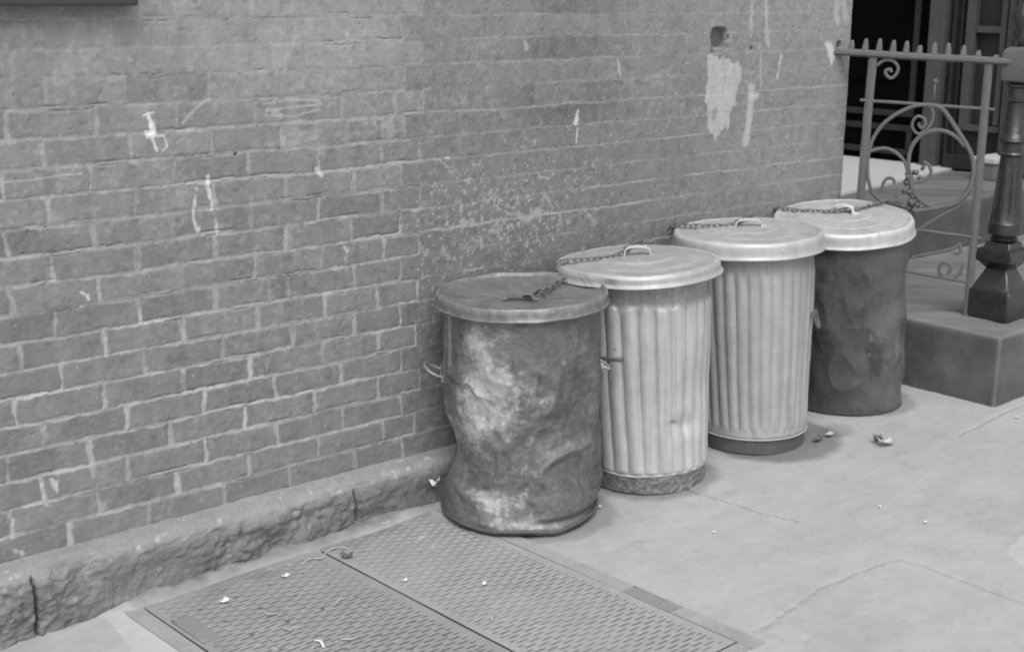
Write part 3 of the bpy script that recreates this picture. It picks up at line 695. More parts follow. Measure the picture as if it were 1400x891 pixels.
run([A1, lidpt(C1, lid1, 125, .10, .008), lidpt(C1, lid1, 140, .19, .012), lidpt(C1, lid1, 128, .258, .018)+np.array([0, 0, .004]), lidpt(C2, lid2, -84, .262, -.035), lidpt(C2, lid2, -76, .262, -.02), lidpt(C2, lid2, -72, .245, .012), lidpt(C2, lid2, -76, .225, .012), lidpt(C2, lid2, -72, .15, .015),
     lidpt(C2, lid2, -68, .09, .018), lidpt(C2, lid2, -80, .045, .026), lidpt(C2, lid2, -92, .036, .034), lidpt(C2, lid2, -170, .12, .022), lidpt(C2, lid2, 178, .24, .014), lidpt(C2, lid2, 172, .275, -.03),
     lidpt(C2, lid2, 150, .30, -.07), lidpt(C2, lid2, 125, .30, -.03), lidpt(C3, lid3, -104, .265, -.03), lidpt(C3, lid3, -102, .258, .006), lidpt(C3, lid3, -97, .225, .012), lidpt(C3, lid3, -92, .14, .017), lidpt(C3, lid3, -84, .06, .022), lidpt(C3, lid3, -92, .034, .034),
     lidpt(C3, lid3, -170, .10, .022), lidpt(C3, lid3, 178, .23, .012), lidpt(C3, lid3, 165, .275, -.03), lidpt(C3, lid3, 130, .29, -.04), lidpt(C4, lid4, -112, .268, -.03), lidpt(C4, lid4, -108, .26, .006), lidpt(C4, lid4, -104, .225, .012),
     lidpt(C4, lid4, -96, .14, .017), lidpt(C4, lid4, -80, .06, .024), lidpt(C4, lid4, -60, .02, .030), lidpt(C4, lid4, 125, .07, .024), lidpt(C4, lid4, 140, .16, .016), lidpt(C4, lid4, 143, .255, .012), ])
P0 = np.array([4.245, .05, 0.]); PE = np.array([4.62, -.50, 0.]); DG = nrm(PE-P0)
def gp(x, y, off=0.):
    p = onplane(x, y, P0, DG); n = np.array([-DG[1], DG[0], 0]); return p+n*off
run([lidpt(C4, lid4, 143, .255, .012), (lidpt(C4, lid4, 143, .255, .012)+gp(1225, 277))/2-np.array([0, 0, .004]), gp(1224, 277, -.006), gp(1236, 280, -.012), gp(1246, 282, .006), gp(1252, 290, -.008), gp(1248, 296, .006), gp(1243, 288, .01)])
cho = ch.build('chain', M_chain, smooth=True)
tag(cho, 'rusty steel chain threaded through the lid handles and tied to the iron railing', 'chain')

# ---------------------------------------------------------------- iron railing
t = empty('iron_railing', tuple(P0), 'grey wrought iron railing with spiked top rail and scrollwork between wall and newel post', 'railing')
ANG = math.atan2(DG[1], DG[0])
def gpath(pts, n=5, off=0.): return spline([gp(x, y, off) for x, y in pts], n)
def railbar(name, x0, y0, x1, y1, hw, hd, flat=False, bev=.002):
    a = gp(x0, y0); b = gp(x1, y1); mb = MB(); d = b-a
    rings = []
    n = np.array([-DG[1], DG[0], 0]); tt = nrm(d); up = nrm(np.cross(tt, n)); 
    for k in range(13):
        p = a+d*k/12+up*random.uniform(-.0008, .0008)
        rings.append([tuple(p+n*hd*math.cos(q)*1.15+up*hw*math.sin(q)*1.15) for q in [math.pi/8+i*math.pi/4 for i in range(8)]])
    mb.rings(rings); return mb.build(name, M_iron, t, smooth=True, auto=50)
tr = railbar('top_rail', 1141, 71, 1386, 85, .0125, .017)
for x, top, yb in [(1164, 55, 68), (1183, 53, 69), (1202, 53, 70), (1221, 55, 71), (1239, 56, 72), (1257, 62, 73), (1277, 58, 75), (1296, 59, 76), (1317, 62, 77), (1337, 69, 78), (1361, 75, 80)]:
    b = gp(x-.5, yb); tp = gp(x+1.5, top); h = max(.008, tp[2]-b[2])
    mb = MB(); mb.rings([[tuple(b+(tp-b)*f*np.array([1, 1, 0])+np.array([0, 0, h*f])+DG*rr*1.0*sx+np.array([-DG[1], DG[0], 0])*rr*.8*sy) for sx, sy in ((-1, -.6), (-.6, -1), (.6, -1), (1, -.6), (1, .6), (.6, 1), (-.6, 1), (-1, .6))] for f, rr in ((-.25, .0135), (0, .0130), (.5, .0100), (.85, .0075), (1., .004))])
    mb.build('spike', M_iron, tr, smooth=True)
railbar('middle_rail', 1176, 137, 1360, 150, .0055, .008)
railbar('lower_rail', 1188, 305, 1341, 326, .0055, .008)
railbar('lower_rail', 1186, 361, 1330, 387, .0055, .008)
railbar('rail_post', 1194, 74, 1171, 330, .015, .009)
railbar('rail_post', 1352, 86, 1322, 433, .014, .010)
def scroll(pts, w=.011, th=.0062, n=5, name='scroll', taper=False, parent=None):
    P = gpath(pts, n); nn = np.array([-DG[1], DG[0], 0]); rings = []
    for i, p in enumerate(P):
        tt = nrm(P[min(i+1, len(P)-1)]-P[max(0, i-1)]); s = nrm(np.cross(tt, nn)); k = 1 if not taper else (1-.35*i/len(P))
        rings.append([tuple(p+nn*w*k*a+s*th*b) for a, b in ((-1, -.6), (-.7, -1), (.7, -1), (1, -.6), (1, .6), (.7, 1), (-.7, 1), (-1, .6))])
    mb = MB(); mb.rings(rings); return mb.build(name, M_iron, parent or t, smooth=True, auto=60)
scroll([(1278, 144), (1255, 144), (1233, 152), (1214, 164), (1204, 174), (1195, 187), (1189, 203), (1186, 224), (1187, 245), (1193, 263), (1206, 275), (1230, 281), (1245, 285)], w=.010, th=.007)
scroll([(1276, 144), (1288, 149), (1299, 163), (1310, 180), (1322, 199), (1329, 215), (1331, 232), (1328, 250), (1321, 264), (1310, 275), (1297, 281), (1262, 287), (1248, 288)], w=.012, th=.0085)
scroll([(1326, 262), (1310, 281), (1288, 294), (1265, 308), (1252, 318)], w=.007)
scroll([(1243, 238), (1242, 222), (1244, 208), (1250, 195), (1261, 184), (1279, 178), (1296, 181), (1308, 188), (1319, 200)], w=.010, th=.0075)
scroll([(1243, 236), (1246, 254), (1254, 269), (1266, 279), (1282, 284), (1297, 281)], w=.010, th=.0075)
scroll([(1183, 209), (1204, 203), (1218, 205), (1230, 213), (1238, 224), (1242, 240)], w=.009)
scroll([(1273, 146), (1276, 158), (1272, 171), (1263, 180), (1255, 183), (1248, 176), (1248, 166), (1255, 159), (1264, 163), (1265, 171), (1260, 175), (1256, 171), (1258, 168)], w=.010, th=.0055, name='volute')
scroll([(1199, 90), (1206, 84), (1215, 82), (1223, 85), (1228, 93), (1225, 102), (1218, 107), (1212, 103), (1211, 97), (1217, 95), (1219, 99)], w=.009, th=.006, name='volute')
scroll([(1207, 263), (1207, 252), (1213, 244), (1221, 245), (1223, 251)], w=.006, name='volute')
scroll([(1262, 221), (1270, 226), (1273, 236), (1268, 244), (1260, 248), (1250, 249)], w=.007, name='volute')
scroll([(1317, 360), (1314, 371), (1306, 378), (1295, 380), (1286, 374), (1284, 366), (1290, 359), (1298, 362), (1300, 369), (1295, 373)], w=.006, name='volute')
scroll([(1247, 352), (1275, 346), (1302, 340), (1312, 334), (1312, 345), (1304, 346)], w=.006, name='volute')
mb = MB(); a = gp(1278.5, 112); b = gp(1276, 143); mb.tube([b, a], .004, 8); mb.lathe(tuple(a+np.array([0, 0, -.008])), [(.003, 0), (.009, .006), (.010, .011), (.006, .017), (.001, .020)], 10); mb.build('finial', M_iron, t, smooth=True)
mb = MB(); a = gp(1243, 232); b = gp(1248, 290); mb.tube(spline([a, (a+b)/2+DG*.002, b], 6), .0085, 8)
for (x, y, r) in ((1242, 242, .018), (1252, 236, .014), (1236, 262, .014), (1244, 262, .017), (1246, 276, .020), (1233, 276, .011), (1254, 280, .013), (1262, 229, .011), (1226, 268, .009), (1239, 250, .013), (1249, 268, .015), (1250, 286, .013), (1257, 243, .009), (1230, 284, .009)):
    p = gp(x, y); vs = bmesh.ops.create_icosphere(mb.bm, subdivisions=2, radius=r)['verts']
    for v in vs:
        k = .85+random.uniform(-.45, .45); q = np.array(v.co)*k; q = np.array([q[0]*.9, q[1]*.9, q[2]]); v.co = tuple(p+q)
mb.build('cast_ornament', M_iron, t, smooth=True)

# ---------------------------------------------------------------- stoop
XB, YB, ZB = 4.338, -.665, .350
st = empty('stone_stoop', (XB, YB, gz(XB)), 'brownstone stoop steps with worn pale edges beside the rightmost trash can', 'steps')
def rough_block(x0, x1, y0, y1, z0, z1, name, m, parent, amp=.003, rnd=.012, tone=.155, edge=.33, stp=.012):
    """block with worn, rounded arrises, as front (-y), left (-x) and top sheets in one mesh"""
    parts = []
    def sheet(A, B, nA, nB, fn, flip):
        U, Vv = np.meshgrid(np.linspace(0, 1, nA), np.linspace(0, 1, nB), indexing='ij'); P = fn(U, Vv)
        c = np.array([(x0+x1)/2, (y0+y1)/2, (z0+z1)/2]); hx, hy, hz = (x1-x0)/2, (y1-y0)/2, (z1-z0)/2
        # round: clamp to the inner box then push out by rnd
        hs = np.array([hx, hy, hz]); q = P-c; inn = np.clip(q, -(hs-rnd), hs-rnd); d = q-inn; L = np.linalg.norm(d, axis=-1, keepdims=True)+1e-9
        d2 = d/L*rnd; n = d/L
        Q = c+inn+d2; k = fbm(Q[..., 0]*9+Q[..., 1]*5, Q[..., 2]*9+Q[..., 1]*7+3, 901, 4)+.4*fbm(Q[..., 0]*40+Q[..., 1]*33, Q[..., 2]*40+Q[..., 1]*11, 905, 3)
        Q = Q+n*(k*amp)[..., None]
        ed = np.sort(np.abs(n), axis=-1)[..., 1]; e = sm(ed, .25, .55)
        tn = tone*(1+.22*k+.4*fbm(Q[..., 0]*8+Q[..., 1]*8, Q[..., 2]*3, 909, 4)+.25*fbm(Q[..., 0]*3+Q[..., 1]*3, Q[..., 2]*5, 907, 3)); tn = tn*(1-e)+edge*e*(.8+.2*k)
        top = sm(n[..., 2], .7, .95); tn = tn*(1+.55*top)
        parts.append((Q.reshape(-1, 3), gridfaces(nA, nB, flip=flip), dict(tone=tn)))
    nx, ny, nz = [max(8, int((b-a)/stp)) for a, b in ((x0, x1), (y0, y1), (z0, z1))]
    sheet(0, 0, nx, nz, lambda u, v: np.stack([x0+(x1-x0)*u, u*0+y0, z0+(z1-z0)*v], -1), False)
    sheet(0, 0, ny, nz, lambda u, v: np.stack([u*0+x0, y0+(y1-y0)*u, z0+(z1-z0)*v], -1), True)
    sheet(0, 0, nx, ny, lambda u, v: np.stack([x0+(x1-x0)*u, y0+(y1-y0)*v, u*0+z1], -1), False)
    sheet(0, 0, nx, nz, lambda u, v: np.stack([x0+(x1-x0)*u, u*0+y1, z0+(z1-z0)*v], -1), True)
    sheet(0, 0, ny, nz, lambda u, v: np.stack([u*0+x1, y0+(y1-y0)*u, z0+(z1-z0)*v], -1), False)
    V, Fc, A = merge(parts); return link(name, mesh(name, V, Fc, A), m, parent)
M_block = material('worn_brownstone', .15, .85, attr='tone', amp=.14, scale=8, bump=.5, bscale=70, bdist=.003, spec=.2)
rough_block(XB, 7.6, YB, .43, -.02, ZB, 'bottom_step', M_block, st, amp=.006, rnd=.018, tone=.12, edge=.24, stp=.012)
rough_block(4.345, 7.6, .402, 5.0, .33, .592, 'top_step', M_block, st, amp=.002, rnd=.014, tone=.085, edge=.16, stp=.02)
ZL = .592
XJ = float(onz(1305, 232, ZL)[0])
a = onz(1150, 268, ZL); b = onz(1305, 232, ZL)
def slab_mesh():
    mb = MB(); pts = [(4.35, float(a[1])+.02), (float(a[0]), float(a[1])), (float(b[0])+.02, float(b[1])), (float(b[0])+.02, 4.9), (4.35, 4.9)]
    mb.rings([[(x, y, ZL-.02) for x, y in pts], [(x, y, ZL+.012) for x, y in pts]]); return mb
slab_mesh().build('landing_slab', M_slab, st, smooth=False)
# pale block end peeping out right of the railing
p = onz(1357, 214, ZL+.12)
pb = empty('plinth_stone', (float(p[0]), float(p[1]), ZL), 'small stone block with pale top at the door frame foot, left of the newel post', 'stone block')
mb = MB(); mb.box((p[0]+.02, p[1]-.01, ZL+.045), (.24, .13, .09), 0, bev=.01); mb.build('pedestal', M_stone, pb)
mb = MB(); mb.box((p[0]+.02, p[1]-.01, ZL+.107), (.26, .15, .032), 0, bev=.008); mb.build('cap', M_slab, pb)

# ---------------------------------------------------------------- panelled door and its frame (far side of the recess, facing the wall end)
dr = empty('entrance_door', (XJ, 2.0, ZL), 'very dark panelled door in the recess behind the iron railing, next to the wall end', 'door')
fr = empty('door_frame', (XJ, .8, ZL), 'dark brown panelled wooden door frame behind the newel post', 'door frame')
def yb_(px, py=150): return float(onx(px, py, XJ)[1])
def zb_(px, py): return float(onx(px, py, XJ)[2])
def pbox(mb, xa, xb, za, zb, d0, d1, bev=.004):
    ya, yb = yb_(xa), yb_(xb); y0, y1 = min(ya, yb), max(ya, yb)
    mb.box((XJ-(d0+d1)/2, (y0+y1)/2, (za+zb)/2), (d1-d0, y1-y0, zb-za), 0, bev=bev)
TOP = 3.0
mb = MB(); pbox(mb, 1090, 1268, ZL, TOP, -.06, 0.); mb.build('door_leaf', M_door, dr)
def panel(xl, xr, yt, yb, m, par, name='panel', w=.035, d=.018):
    zt_, zb2 = zb_((xl+xr)/2, yt), zb_((xl+xr)/2, yb)
    y1, y0 = yb_(xl), yb_(xr); mb = MB(); c = (y0+y1)/2
    for zc in (zt_-w/2, zb2+w/2): mb.box((XJ-d/2-.002, c, zc), (d, y1-y0, w), 0, bev=.006)
    for yc in (y0+w/2, y1-w/2): mb.box((XJ-d/2-.004, yc, (zt_+zb2)/2), (d, w, zt_-zb2-2*w), 0, bev=.006)
    pn_ = mb.build(name, m, par)
    mb = MB(); mb.box((XJ-.006, c, (zt_+zb2)/2), (.008, (y1-y0)*.62, (zt_-zb2)*.72), 0, bev=.003); mb.build('panel_field', M_door, pn_)
panel(1100, 1251, -190, 155, M_dmould, dr); panel(1100, 1251, 166, 206, M_dmould, dr)
mb = MB()
pbox(mb, 1268, 1289, ZL+.01, TOP, -.06, .05)
mb.build('pilaster', M_wood, fr)
M_wood2 = material('darker_wood_trim', .028, .6, amp=.3, scale=15, bump=.2, spec=.2)
mb = MB(); pbox(mb, 1289.5, 1400, ZL+.01, TOP, -.06, -.01); mb.build('backing_board', M_wood2, fr)
mb = MB(); pbox(mb, 1296, 1300, ZL+.01, TOP, -.0098, .02); pbox(mb, 1306, 1309, ZL+.01, TOP, -.0098, .012); mb.build('moulding', M_wood2, fr)
mb = MB(); pbox(mb, 1316, 1328, zb_(1322, 172), TOP, -.0098, .035); mb.build('stile', M_wood, fr)
mb = MB(); pbox(mb, 1362, 1370, zb_(1366, 172), TOP, -.0098, .03); mb.build('stile', M_wood, fr)
mb = MB(); pbox(mb, 1328.5, 1361.5, zb_(1345, 45), zb_(1345, 36), -.0098, .028); pbox(mb, 1316, 1372, zb_(1345, 180), zb_(1345, 172), -.0098, .035); mb.build('rail', M_wood, fr)
mb = MB(); pbox(mb, 1300, 1400, ZL+.012, zb_(1345, 215), -.0098, .05); mb.build('skirting', M_wood2, fr)
mb = MB(); pbox(mb, 1376, 1386, ZL+.02, TOP, -.0098, .06); pbox(mb, 1392, 1420, ZL+.02, TOP, -.0098, .1); mb.build('outer_trim', M_wood, fr)
# flank of the house beyond the doorway
yj = yb_(1425)
hb = MB(); hb.rings([[(x, y, z) for x, y in ((XJ, .06), (XJ+3, .06), (XJ+3, 5.03), (XJ+.064, 5.03), (XJ+.064, yj), (XJ, yj))] for z in (.0, 3.2)]); o = hb.build('house_wall', M_stone); tag(o, 'plain brownstone house front to the right of the recessed doorway', 'wall')
mb = MB(); mb.box((6.0, 5.1, 1.7), (6.0, .12, 3.6)); o = mb.build('recess_wall', M_stone); tag(o, 'dark masonry wall closing the back of the door recess', 'wall')

# ---------------------------------------------------------------- newel post
NX, NY = 4.628, -.478
nw = empty('newel_post', (NX, NY, ZB), 'dark glossy cast iron newel post with square foot on the stone step', 'newel post')
LZ = lambda x, y: float(onplane(x, y, (NX, NY, 0), np.array([.766, -.642]))[2])
mb = MB(); NR = math.radians(2)
hb_ = LZ(1369, 392)-.0
def sq(r, z, rot=NR):  # rounded square ring
    out = []
    for k in range(4):
        for dd in (-.045, .045):
            a_ = rot+math.pi/4+k*math.pi/2+dd; out.append((NX+r*1.4*math.cos(a_), NY+r*1.4*math.sin(a_), z))
    return out
z1 = ZB+.002; zc = LZ(1369, 392); zn = LZ(1370, 366); zs0 = LZ(1370, 356); zs1 = LZ(1371, 338); zr = LZ(1372, 326)
mb.rings([sq(.080, z1), sq(.083, z1+.01), sq(.083, zc-.012), sq(.080, zc-.004), sq(.074, zc), sq(.046, zn-.012), sq(.040, zn)]); mb.build('square_foot', M_newel, nw, smooth=True, auto=35)
mb = MB(); mb.rings([sq(.042, zn+.001), sq(.062, zs0-.004), sq(.071, zs0+.004), sq(.073, (zs0+zs1)/2), sq(.069, zs1-.004), sq(.052, zs1+.002), sq(.046, zr-.012)]); mb.build('collar', M_newel, nw, smooth=True, auto=35)
zA = LZ(1375, 305); zB = LZ(1383, 212); zC = LZ(1384, 196); zD = LZ(1387, 136); zE = LZ(1388, 116)
def lprof():
    p = [(.040, zr-.011), (.050, zr-.004), (.052, zr), (.044, zr+.006), (.047, zr+.012), (.060, zr+.02), (.062, zr+.035), (.060, zA-.002), (.0625, zA), (.060, zA+.004)]
    for k in range(1, 9): p.append((.060-.019*k/8, zA+(zB-zA)*k/8*.96))
    p += [(.041, zB-.004), (.050, zB), (.053, zB+.006), (.050, zB+.012), (.041, zB+.016), (.040, zC), (.050, zC+.01), (.044, zC+.03), (.036, zC+.04), (.033, zD-.012), (.041, zD-.006), (.042, zD), (.033, zD+.006), (.033, zE-.012), (.042, zE-.006), (.042, zE), (.03, zE+.006)]
    return p
seg = 48; rings = []
for r, z in lprof():
    fl = sm(np.array(z), zA+.01, zA+.04)*(1-sm(np.array(z), zB-.05, zB-.02))
    rings.append([(NX+(r*(1-.12*fl*(1 if (k//3) % 2 else 0)))*math.cos(k*2*math.pi/seg), NY+(r*(1-.12*fl*(1 if (k//3) % 2 else 0)))*math.sin(k*2*math.pi/seg), z) for k in range(seg)])
mb = MB(); mb.rings(rings); mb.build('column', M_newel, nw, smooth=True, auto=40)
zF = LZ(1389, 110); zG = LZ(1390, 66)
mb = MB(); mb.rings([sq(.028, zF-.008), sq(.044, zF), sq(.048, zF+.02), sq(.048, zG-.02), sq(.042, zG-.004), sq(.03, zG+.004)]); mb.build('cap_block', material('cap_iron', .14, .55, amp=.2, scale=30, bump=.5), nw, smooth=True, auto=35)
mb = MB(); mb.lathe((NX, NY, zG), [(.02, .002), (.018, .02), (.03, .03), (.022, .05), (.034, .075), (.044, .10), (.040, .13), (.02, .16), (.012, .18), (.02, .2), (.001, .23)], 24); mb.build('finial', M_newel, nw, smooth=True)

# ---------------------------------------------------------------- cellar hatch in the pavement
HA = .046; HO = np.array([1.287, -.03]); cH, sH = math.cos(HA), math.sin(HA)
def hw(x, y): return HO[0]+x*cH-y*sH*1.0, HO[1]+x*sH*0+y*cH     # sheared: the wall side stays parallel to the wall
HL, HC_, HR_ = 0.0, .530, .952; HY = -1.165
ht = empty('cellar_hatch', (HO[0]+.48, HO[1]-.6, gz(HO[0]+.48)), 'worn steel cellar hatch with two treadplate doors set in the pavement below the wall', 'cellar hatch')
uv = lambda x, y: np.linalg.solve(np.array([[cH, -sH], [0, cH]]), np.array([x, y])-HO)
q0 = uv(*ong(150+480/2.8, 680+385/2.8)[:2]); q1 = uv(*ong(150+710/2.8, 680+385/2.8)[:2]); q2 = uv(*ong(150+345/2.8, 680+432/2.8)[:2])
LV1, LV2 = q1-q0, q2-q0
def leaf(x0, x1, y0, y1, tone0, seed):
    stp = .0024; nx = int((x1-x0)/stp); ny = int((y1-y0)/stp)
    X, Y = np.meshgrid(np.linspace(x0, x1, nx), np.linspace(y0, y1, ny), indexing='ij')
    p = .0155; k = Y/p; row = np.floor(k); fy = np.abs(k-row-.5)*2
    per = .053; ph = X/per+.5*(row % 2); fx = np.abs(ph-np.floor(ph)-.5)*2
    bar = sm(.62-fy, -.05, .30)*sm(.70-fx, -.08, .26)          # sunk dashes between the raised ribs
    wear = sm(fbm(X*4, Y*4, seed, 3), -.35, .35)
    edge = np.minimum(np.minimum(X-x0, x1-X), np.minimum(y1-Y, Y-y0)); em = sm(edge, .018, .03)
    bar = bar*em*(.5+.5*wear)
    h = -.0028*bar+.0025*fbm(X*2.5, Y*2.5, seed+3, 2)
    t = tone0+.03*fbm(X*5, Y*5, seed+5, 4)+.02*fbm(X*40, Y*40, seed+7, 3)
    t = t*(1-.62*bar)
    Mi = np.linalg.inv(np.stack([LV1, LV2], 1)); U = Mi[0, 0]*(X-q0[0])+Mi[0, 1]*(Y-q0[1]); Vv = Mi[1, 0]*(X-q0[0])+Mi[1, 1]*(Y-q0[1])
    du = U-np.round(U); dv = Vv-np.round(Vv); dx = LV1[0]*du+LV2[0]*dv; dy = LV1[1]*du+LV2[1]*dv
    hole = (1-sm(np.hypot(dx, dy), .003, .0065))*em; h = h-.006*hole; t = t*(1-.8*hole)
    lint = sm(fbm(X*55, Y*70, seed+9, 3), .52, .66)*sm(fbm(X*5, Y*5, seed+11, 2), 0, .4); t = t+.16*lint
    gx, gy = hw(X, Y); gzz = gz(gx)+.0075+h
    dirt = sm(fbm(X*7, Y*7, seed+13, 3)+1.0*np.exp(-((Y)/.10)**2), .5, 1.1); t = t*(1-.22*dirt)
    n0 = len(gx.ravel()); V = np.stack([gx, gy, gzz], -1).reshape(-1, 3)
    return mesh('door_leaf', V, gridfaces(nx, ny), dict(tone=np.clip(t, .03, .7)))
gap = .0032
link('door_leaf', leaf(HL+.004, HC_-gap, HY, -.02, .34, 1001), M_hatch, ht)
link('door_leaf', leaf(HC_+gap, HR_-.004, HY, .0, .39, 1021), M_hatch, ht)
def strip(pts, z, th, name, m, parent):
    mb = MB(); P = [hw(x, y) for x, y in pts]; mb.rings([[(x, y, gz(x)+z-th) for x, y in P], [(x, y, gz(x)+z) for x, y in P]]); return mb.build(name, m, parent, smooth=False)
M_frame = material('hatch_frame_steel', .37, .6, metal=.1, amp=.28, scale=14, bump=.5, bscale=90, bdist=.002)
M_gapm = material('dark_gap', .08, .9, amp=.2)
strip([(-.046, .025), (-.030, HY-.04), (HL-.001, HY-.04), (HL-.001, .025)], .007, .02, 'frame', M_frame, ht)
strip([(HR_+.001, .03), (HR_+.001, HY-.045), (HR_+.048, HY-.045), (HR_+.048, .03)], .0065, .02, 'frame', M_frame, ht)
strip([(HL, HY-.04), (HR_, HY-.04), (HR_, HY-.004), (HL, HY-.004)], .0068, .02, 'frame', M_frame, ht)
strip([(HL, -.018), (HR_, .004), (HR_, .03), (HL, .03)], .0066, .02, 'frame', M_frame, ht)
strip([(HL-.0005, HY-.003), (HR_+.0005, HY-.003), (HR_+.0005, .003), (HL-.0005, -.018)], .0035, .01, 'gap_sheet', M_gapm, ht)  # dark sheet laid under the doors so the gaps come out dark
M_hinge = material('hinge_steel', .28, .6, metal=.1, amp=.15, scale=30, bump=.3)
def hinge(px, py, sgn, ln=.16):
    u, v = uv(*ong(px, py)[:2]); o = strip([(u-.03*sgn, v+.0), (u-.03*sgn, v+ln), (u+.012*sgn, v+ln), (u+.012*sgn, v)], .0108, .006, 'hinge', M_hinge, ht)
    mb = MB(); x, y = hw(u, v); 
    pts = [np.array([*hw(u+.014*sgn, v+ln*k/6), gz(x)+.0105]) for k in range(7)]; mb.tube(pts, .0028, 8); mb.build('hinge_barrel', M_hinge, o, smooth=True)
hinge(925, 836, 1); hinge(287, 881, -1)
# dark repaired joint lines by the frame
# ---------------------------------------------------------------- window sill at the top left
mb = MB(); p = ony(190, 8, .01); mb.box((p[0]-.85, .045, p[2]+.06), (1.7, .07, .12), 0, bev=.006)
o = mb.build('window_sill', M_sill); tag(o, 'dark stone window sill cut by the top left corner of the view', 'window sill')

# ---------------------------------------------------------------- litter
def ribbon(pts, r, m, name, label, cat, flat=(1, .5), dz=.012):
    P = [ong(x, y, dz) for x, y in pts]; P = [p+np.array([0, 0, .003*math.sin(i*1.7)]) for i, p in enumerate(P)]
    mb = MB(); Q = spline(P, 5) if len(P) > 2 else P; n = len(Q)
    mb.tube(Q, [r*(.5+.5*math.sin(math.pi*min(1, (i+1)/(n+1)*1.0)))*random.uniform(.8, 1.1) for i in range(n)], 6, flat=flat)
    o = mb.build(name, m, smooth=True); return tag(o, label, cat)
def scrap(px, py, L, Wd, rot, m, name, label, cat, dz=.012, curl=.004, seedv=0, group=None):
    rr = random.Random(seedv+int(px)); c = ong(px, py, dz); mb = MB(); n = 6; vs = []
    ca, sa = math.cos(rot), math.sin(rot)
    for lay in (0, 1):
        g = []
        for i in range(n+1):
            for j in range(n+1):
                u, v = i/n-.5, j/n-.5
                k = 1-.25*abs(v)*2*rr.random() ; x = u*L*k; y = v*Wd*(1-.3*abs(u)*rr.random()); z = curl*(4*u*u+2*v*v)+rr.uniform(-1, 1)*curl*.25
                g.append((c[0]+x*ca-y*sa, c[1]+x*sa+y*ca, c[2]+z-.0012*(1-lay)))
        vs.append([mb.bm.verts.new(q) for q in g])
    for i in range(n):
        for j in range(n):
            a_, b_, c_, d_ = i*(n+1)+j, (i+1)*(n+1)+j, (i+1)*(n+1)+j+1, i*(n+1)+j+1
            mb.bm.faces.new([vs[1][q] for q in (a_, b_, c_, d_)]); mb.bm.faces.new([vs[0][q] for q in (d_, c_, b_, a_)])
    bd = [i*(n+1) for i in range(n+1)]+[n*(n+1)+j for j in range(1, n+1)]+[i*(n+1)+n for i in range(n-1, -1, -1)]+[j for j in range(n-1, 0, -1)]
    for a_, b_ in zip(bd, bd[1:]+bd[:1]): mb.bm.faces.new((vs[0][a_], vs[0][b_], vs[1][b_], vs[1][a_]))
    o = mb.build(name, m, smooth=True); return tag(o, label, cat, group)
G = 'paper scraps littered over the pavement and hatch'
M_straw = material('pale_straw', .5, .8, amp=.15, scale=60)
M_leaf = material('dry_leaf', .5, .8, amp=.3, scale=60, bump=.5)
ribbon([(414, 770), (424, 764), (440, 762), (446, 753), (458, 749), (472, 749), (482, 755)], .0025, M_straw, 'straw', 'long curled pale straw lying across the hatch centre seam near the plinth', 'straw')
ribbon([(362, 834), (366, 840), (380, 837)], .0032, M_straw, 'straw', 'small bent L-shaped pale straw on the left hatch door', 'straw')
ribbon([(386, 858), (398, 862), (400, 857), (410, 855)], .0028, M_straw, 'straw', 'zigzag pale straw near the bottom of the left hatch door', 'straw')
ribbon([(458, 826), (465, 820), (474, 817)], .0022, M_straw, 'straw', 'short pale straw on the left hatch door close to the centre seam', 'straw')
ribbon([(465, 873), (480, 874), (490, 869)], .0035, M_straw, 'straw', 'thick wavy pale straw at the bottom edge of the left hatch door', 'straw')
ribbon([(430, 875), (438, 877), (443, 884)], .0045, M_paper, 'straw', 'stubby white curl of litter at the lower edge of the left hatch door', 'litter')
ribbon([(672, 847), (675, 836)], .002, M_straw, 'straw', 'tiny upright pale straw on the right hatch door', 'straw')
ribbon([(385, 752), (398, 749), (416, 741)], .003, M_straw, 'straw', 'thin pale strip of litter along the top edge of the hatch', 'litter')
scrap(307, 821, .028, .018, .4, M_paper, 'paper_scrap', 'larger white paper scrap on the far left of the hatch', 'paper scrap', group=G)
scrap(391, 787, .024, .014, .3, M_paper, 'paper_scrap', 'white paper scrap in the middle of the left hatch door', 'paper scrap', group=G)
scrap(418, 741, .020, .014, .9, M_paper, 'paper_scrap', 'white crumb of paper at the top end of the hatch centre seam', 'paper scrap', dz=.016, group=G)
scrap(528, 715, .024, .012, .1, M_paper, 'paper_scrap', 'pale paper scrap by the plinth left of the battered can', 'paper scrap', group=G)
scrap(450, 716, .035, .010, .1, M_paper, 'paper_scrap', 'long pale paper scrap against the plinth joint', 'paper scrap', dz=.03, group=G)
scrap(474, 725, .018, .008, .5, M_paper, 'paper_scrap', 'narrow pale scrap below the plinth joint', 'paper scrap', dz=.014, group=G)
scrap(662, 798, .020, .010, .7, M_paper, 'paper_scrap', 'white fleck of paper on the right hatch door below the battered can', 'paper scrap', group=G)
scrap(554, 793, .018, .010, .2, M_paper, 'paper_scrap', 'dull paper fleck just right of the hatch centre seam', 'paper scrap', group=G)
scrap(976, 727, .010, .007, .2, M_paper, 'paper_scrap', 'tiny white scrap on the pavement in front of the second can', 'paper scrap', dz=.006, curl=.002, group=G)
scrap(1203, 692, .012, .007, .2, M_paper, 'paper_scrap', 'tiny white scrap on open pavement in front of the fluted grey can', 'paper scrap', dz=.006, curl=.002, group=G)
scrap(1265, 713, .016, .007, .2, M_paper, 'paper_scrap', 'faint flat scrap on the open pavement right of the others', 'paper scrap', dz=.006, curl=.002, group=G)
scrap(820, 692, .012, .008, .2, M_paper, 'paper_scrap', 'tiny white scrap at the foot of the battered can on its right', 'paper scrap', dz=.006, curl=.002, group=G)
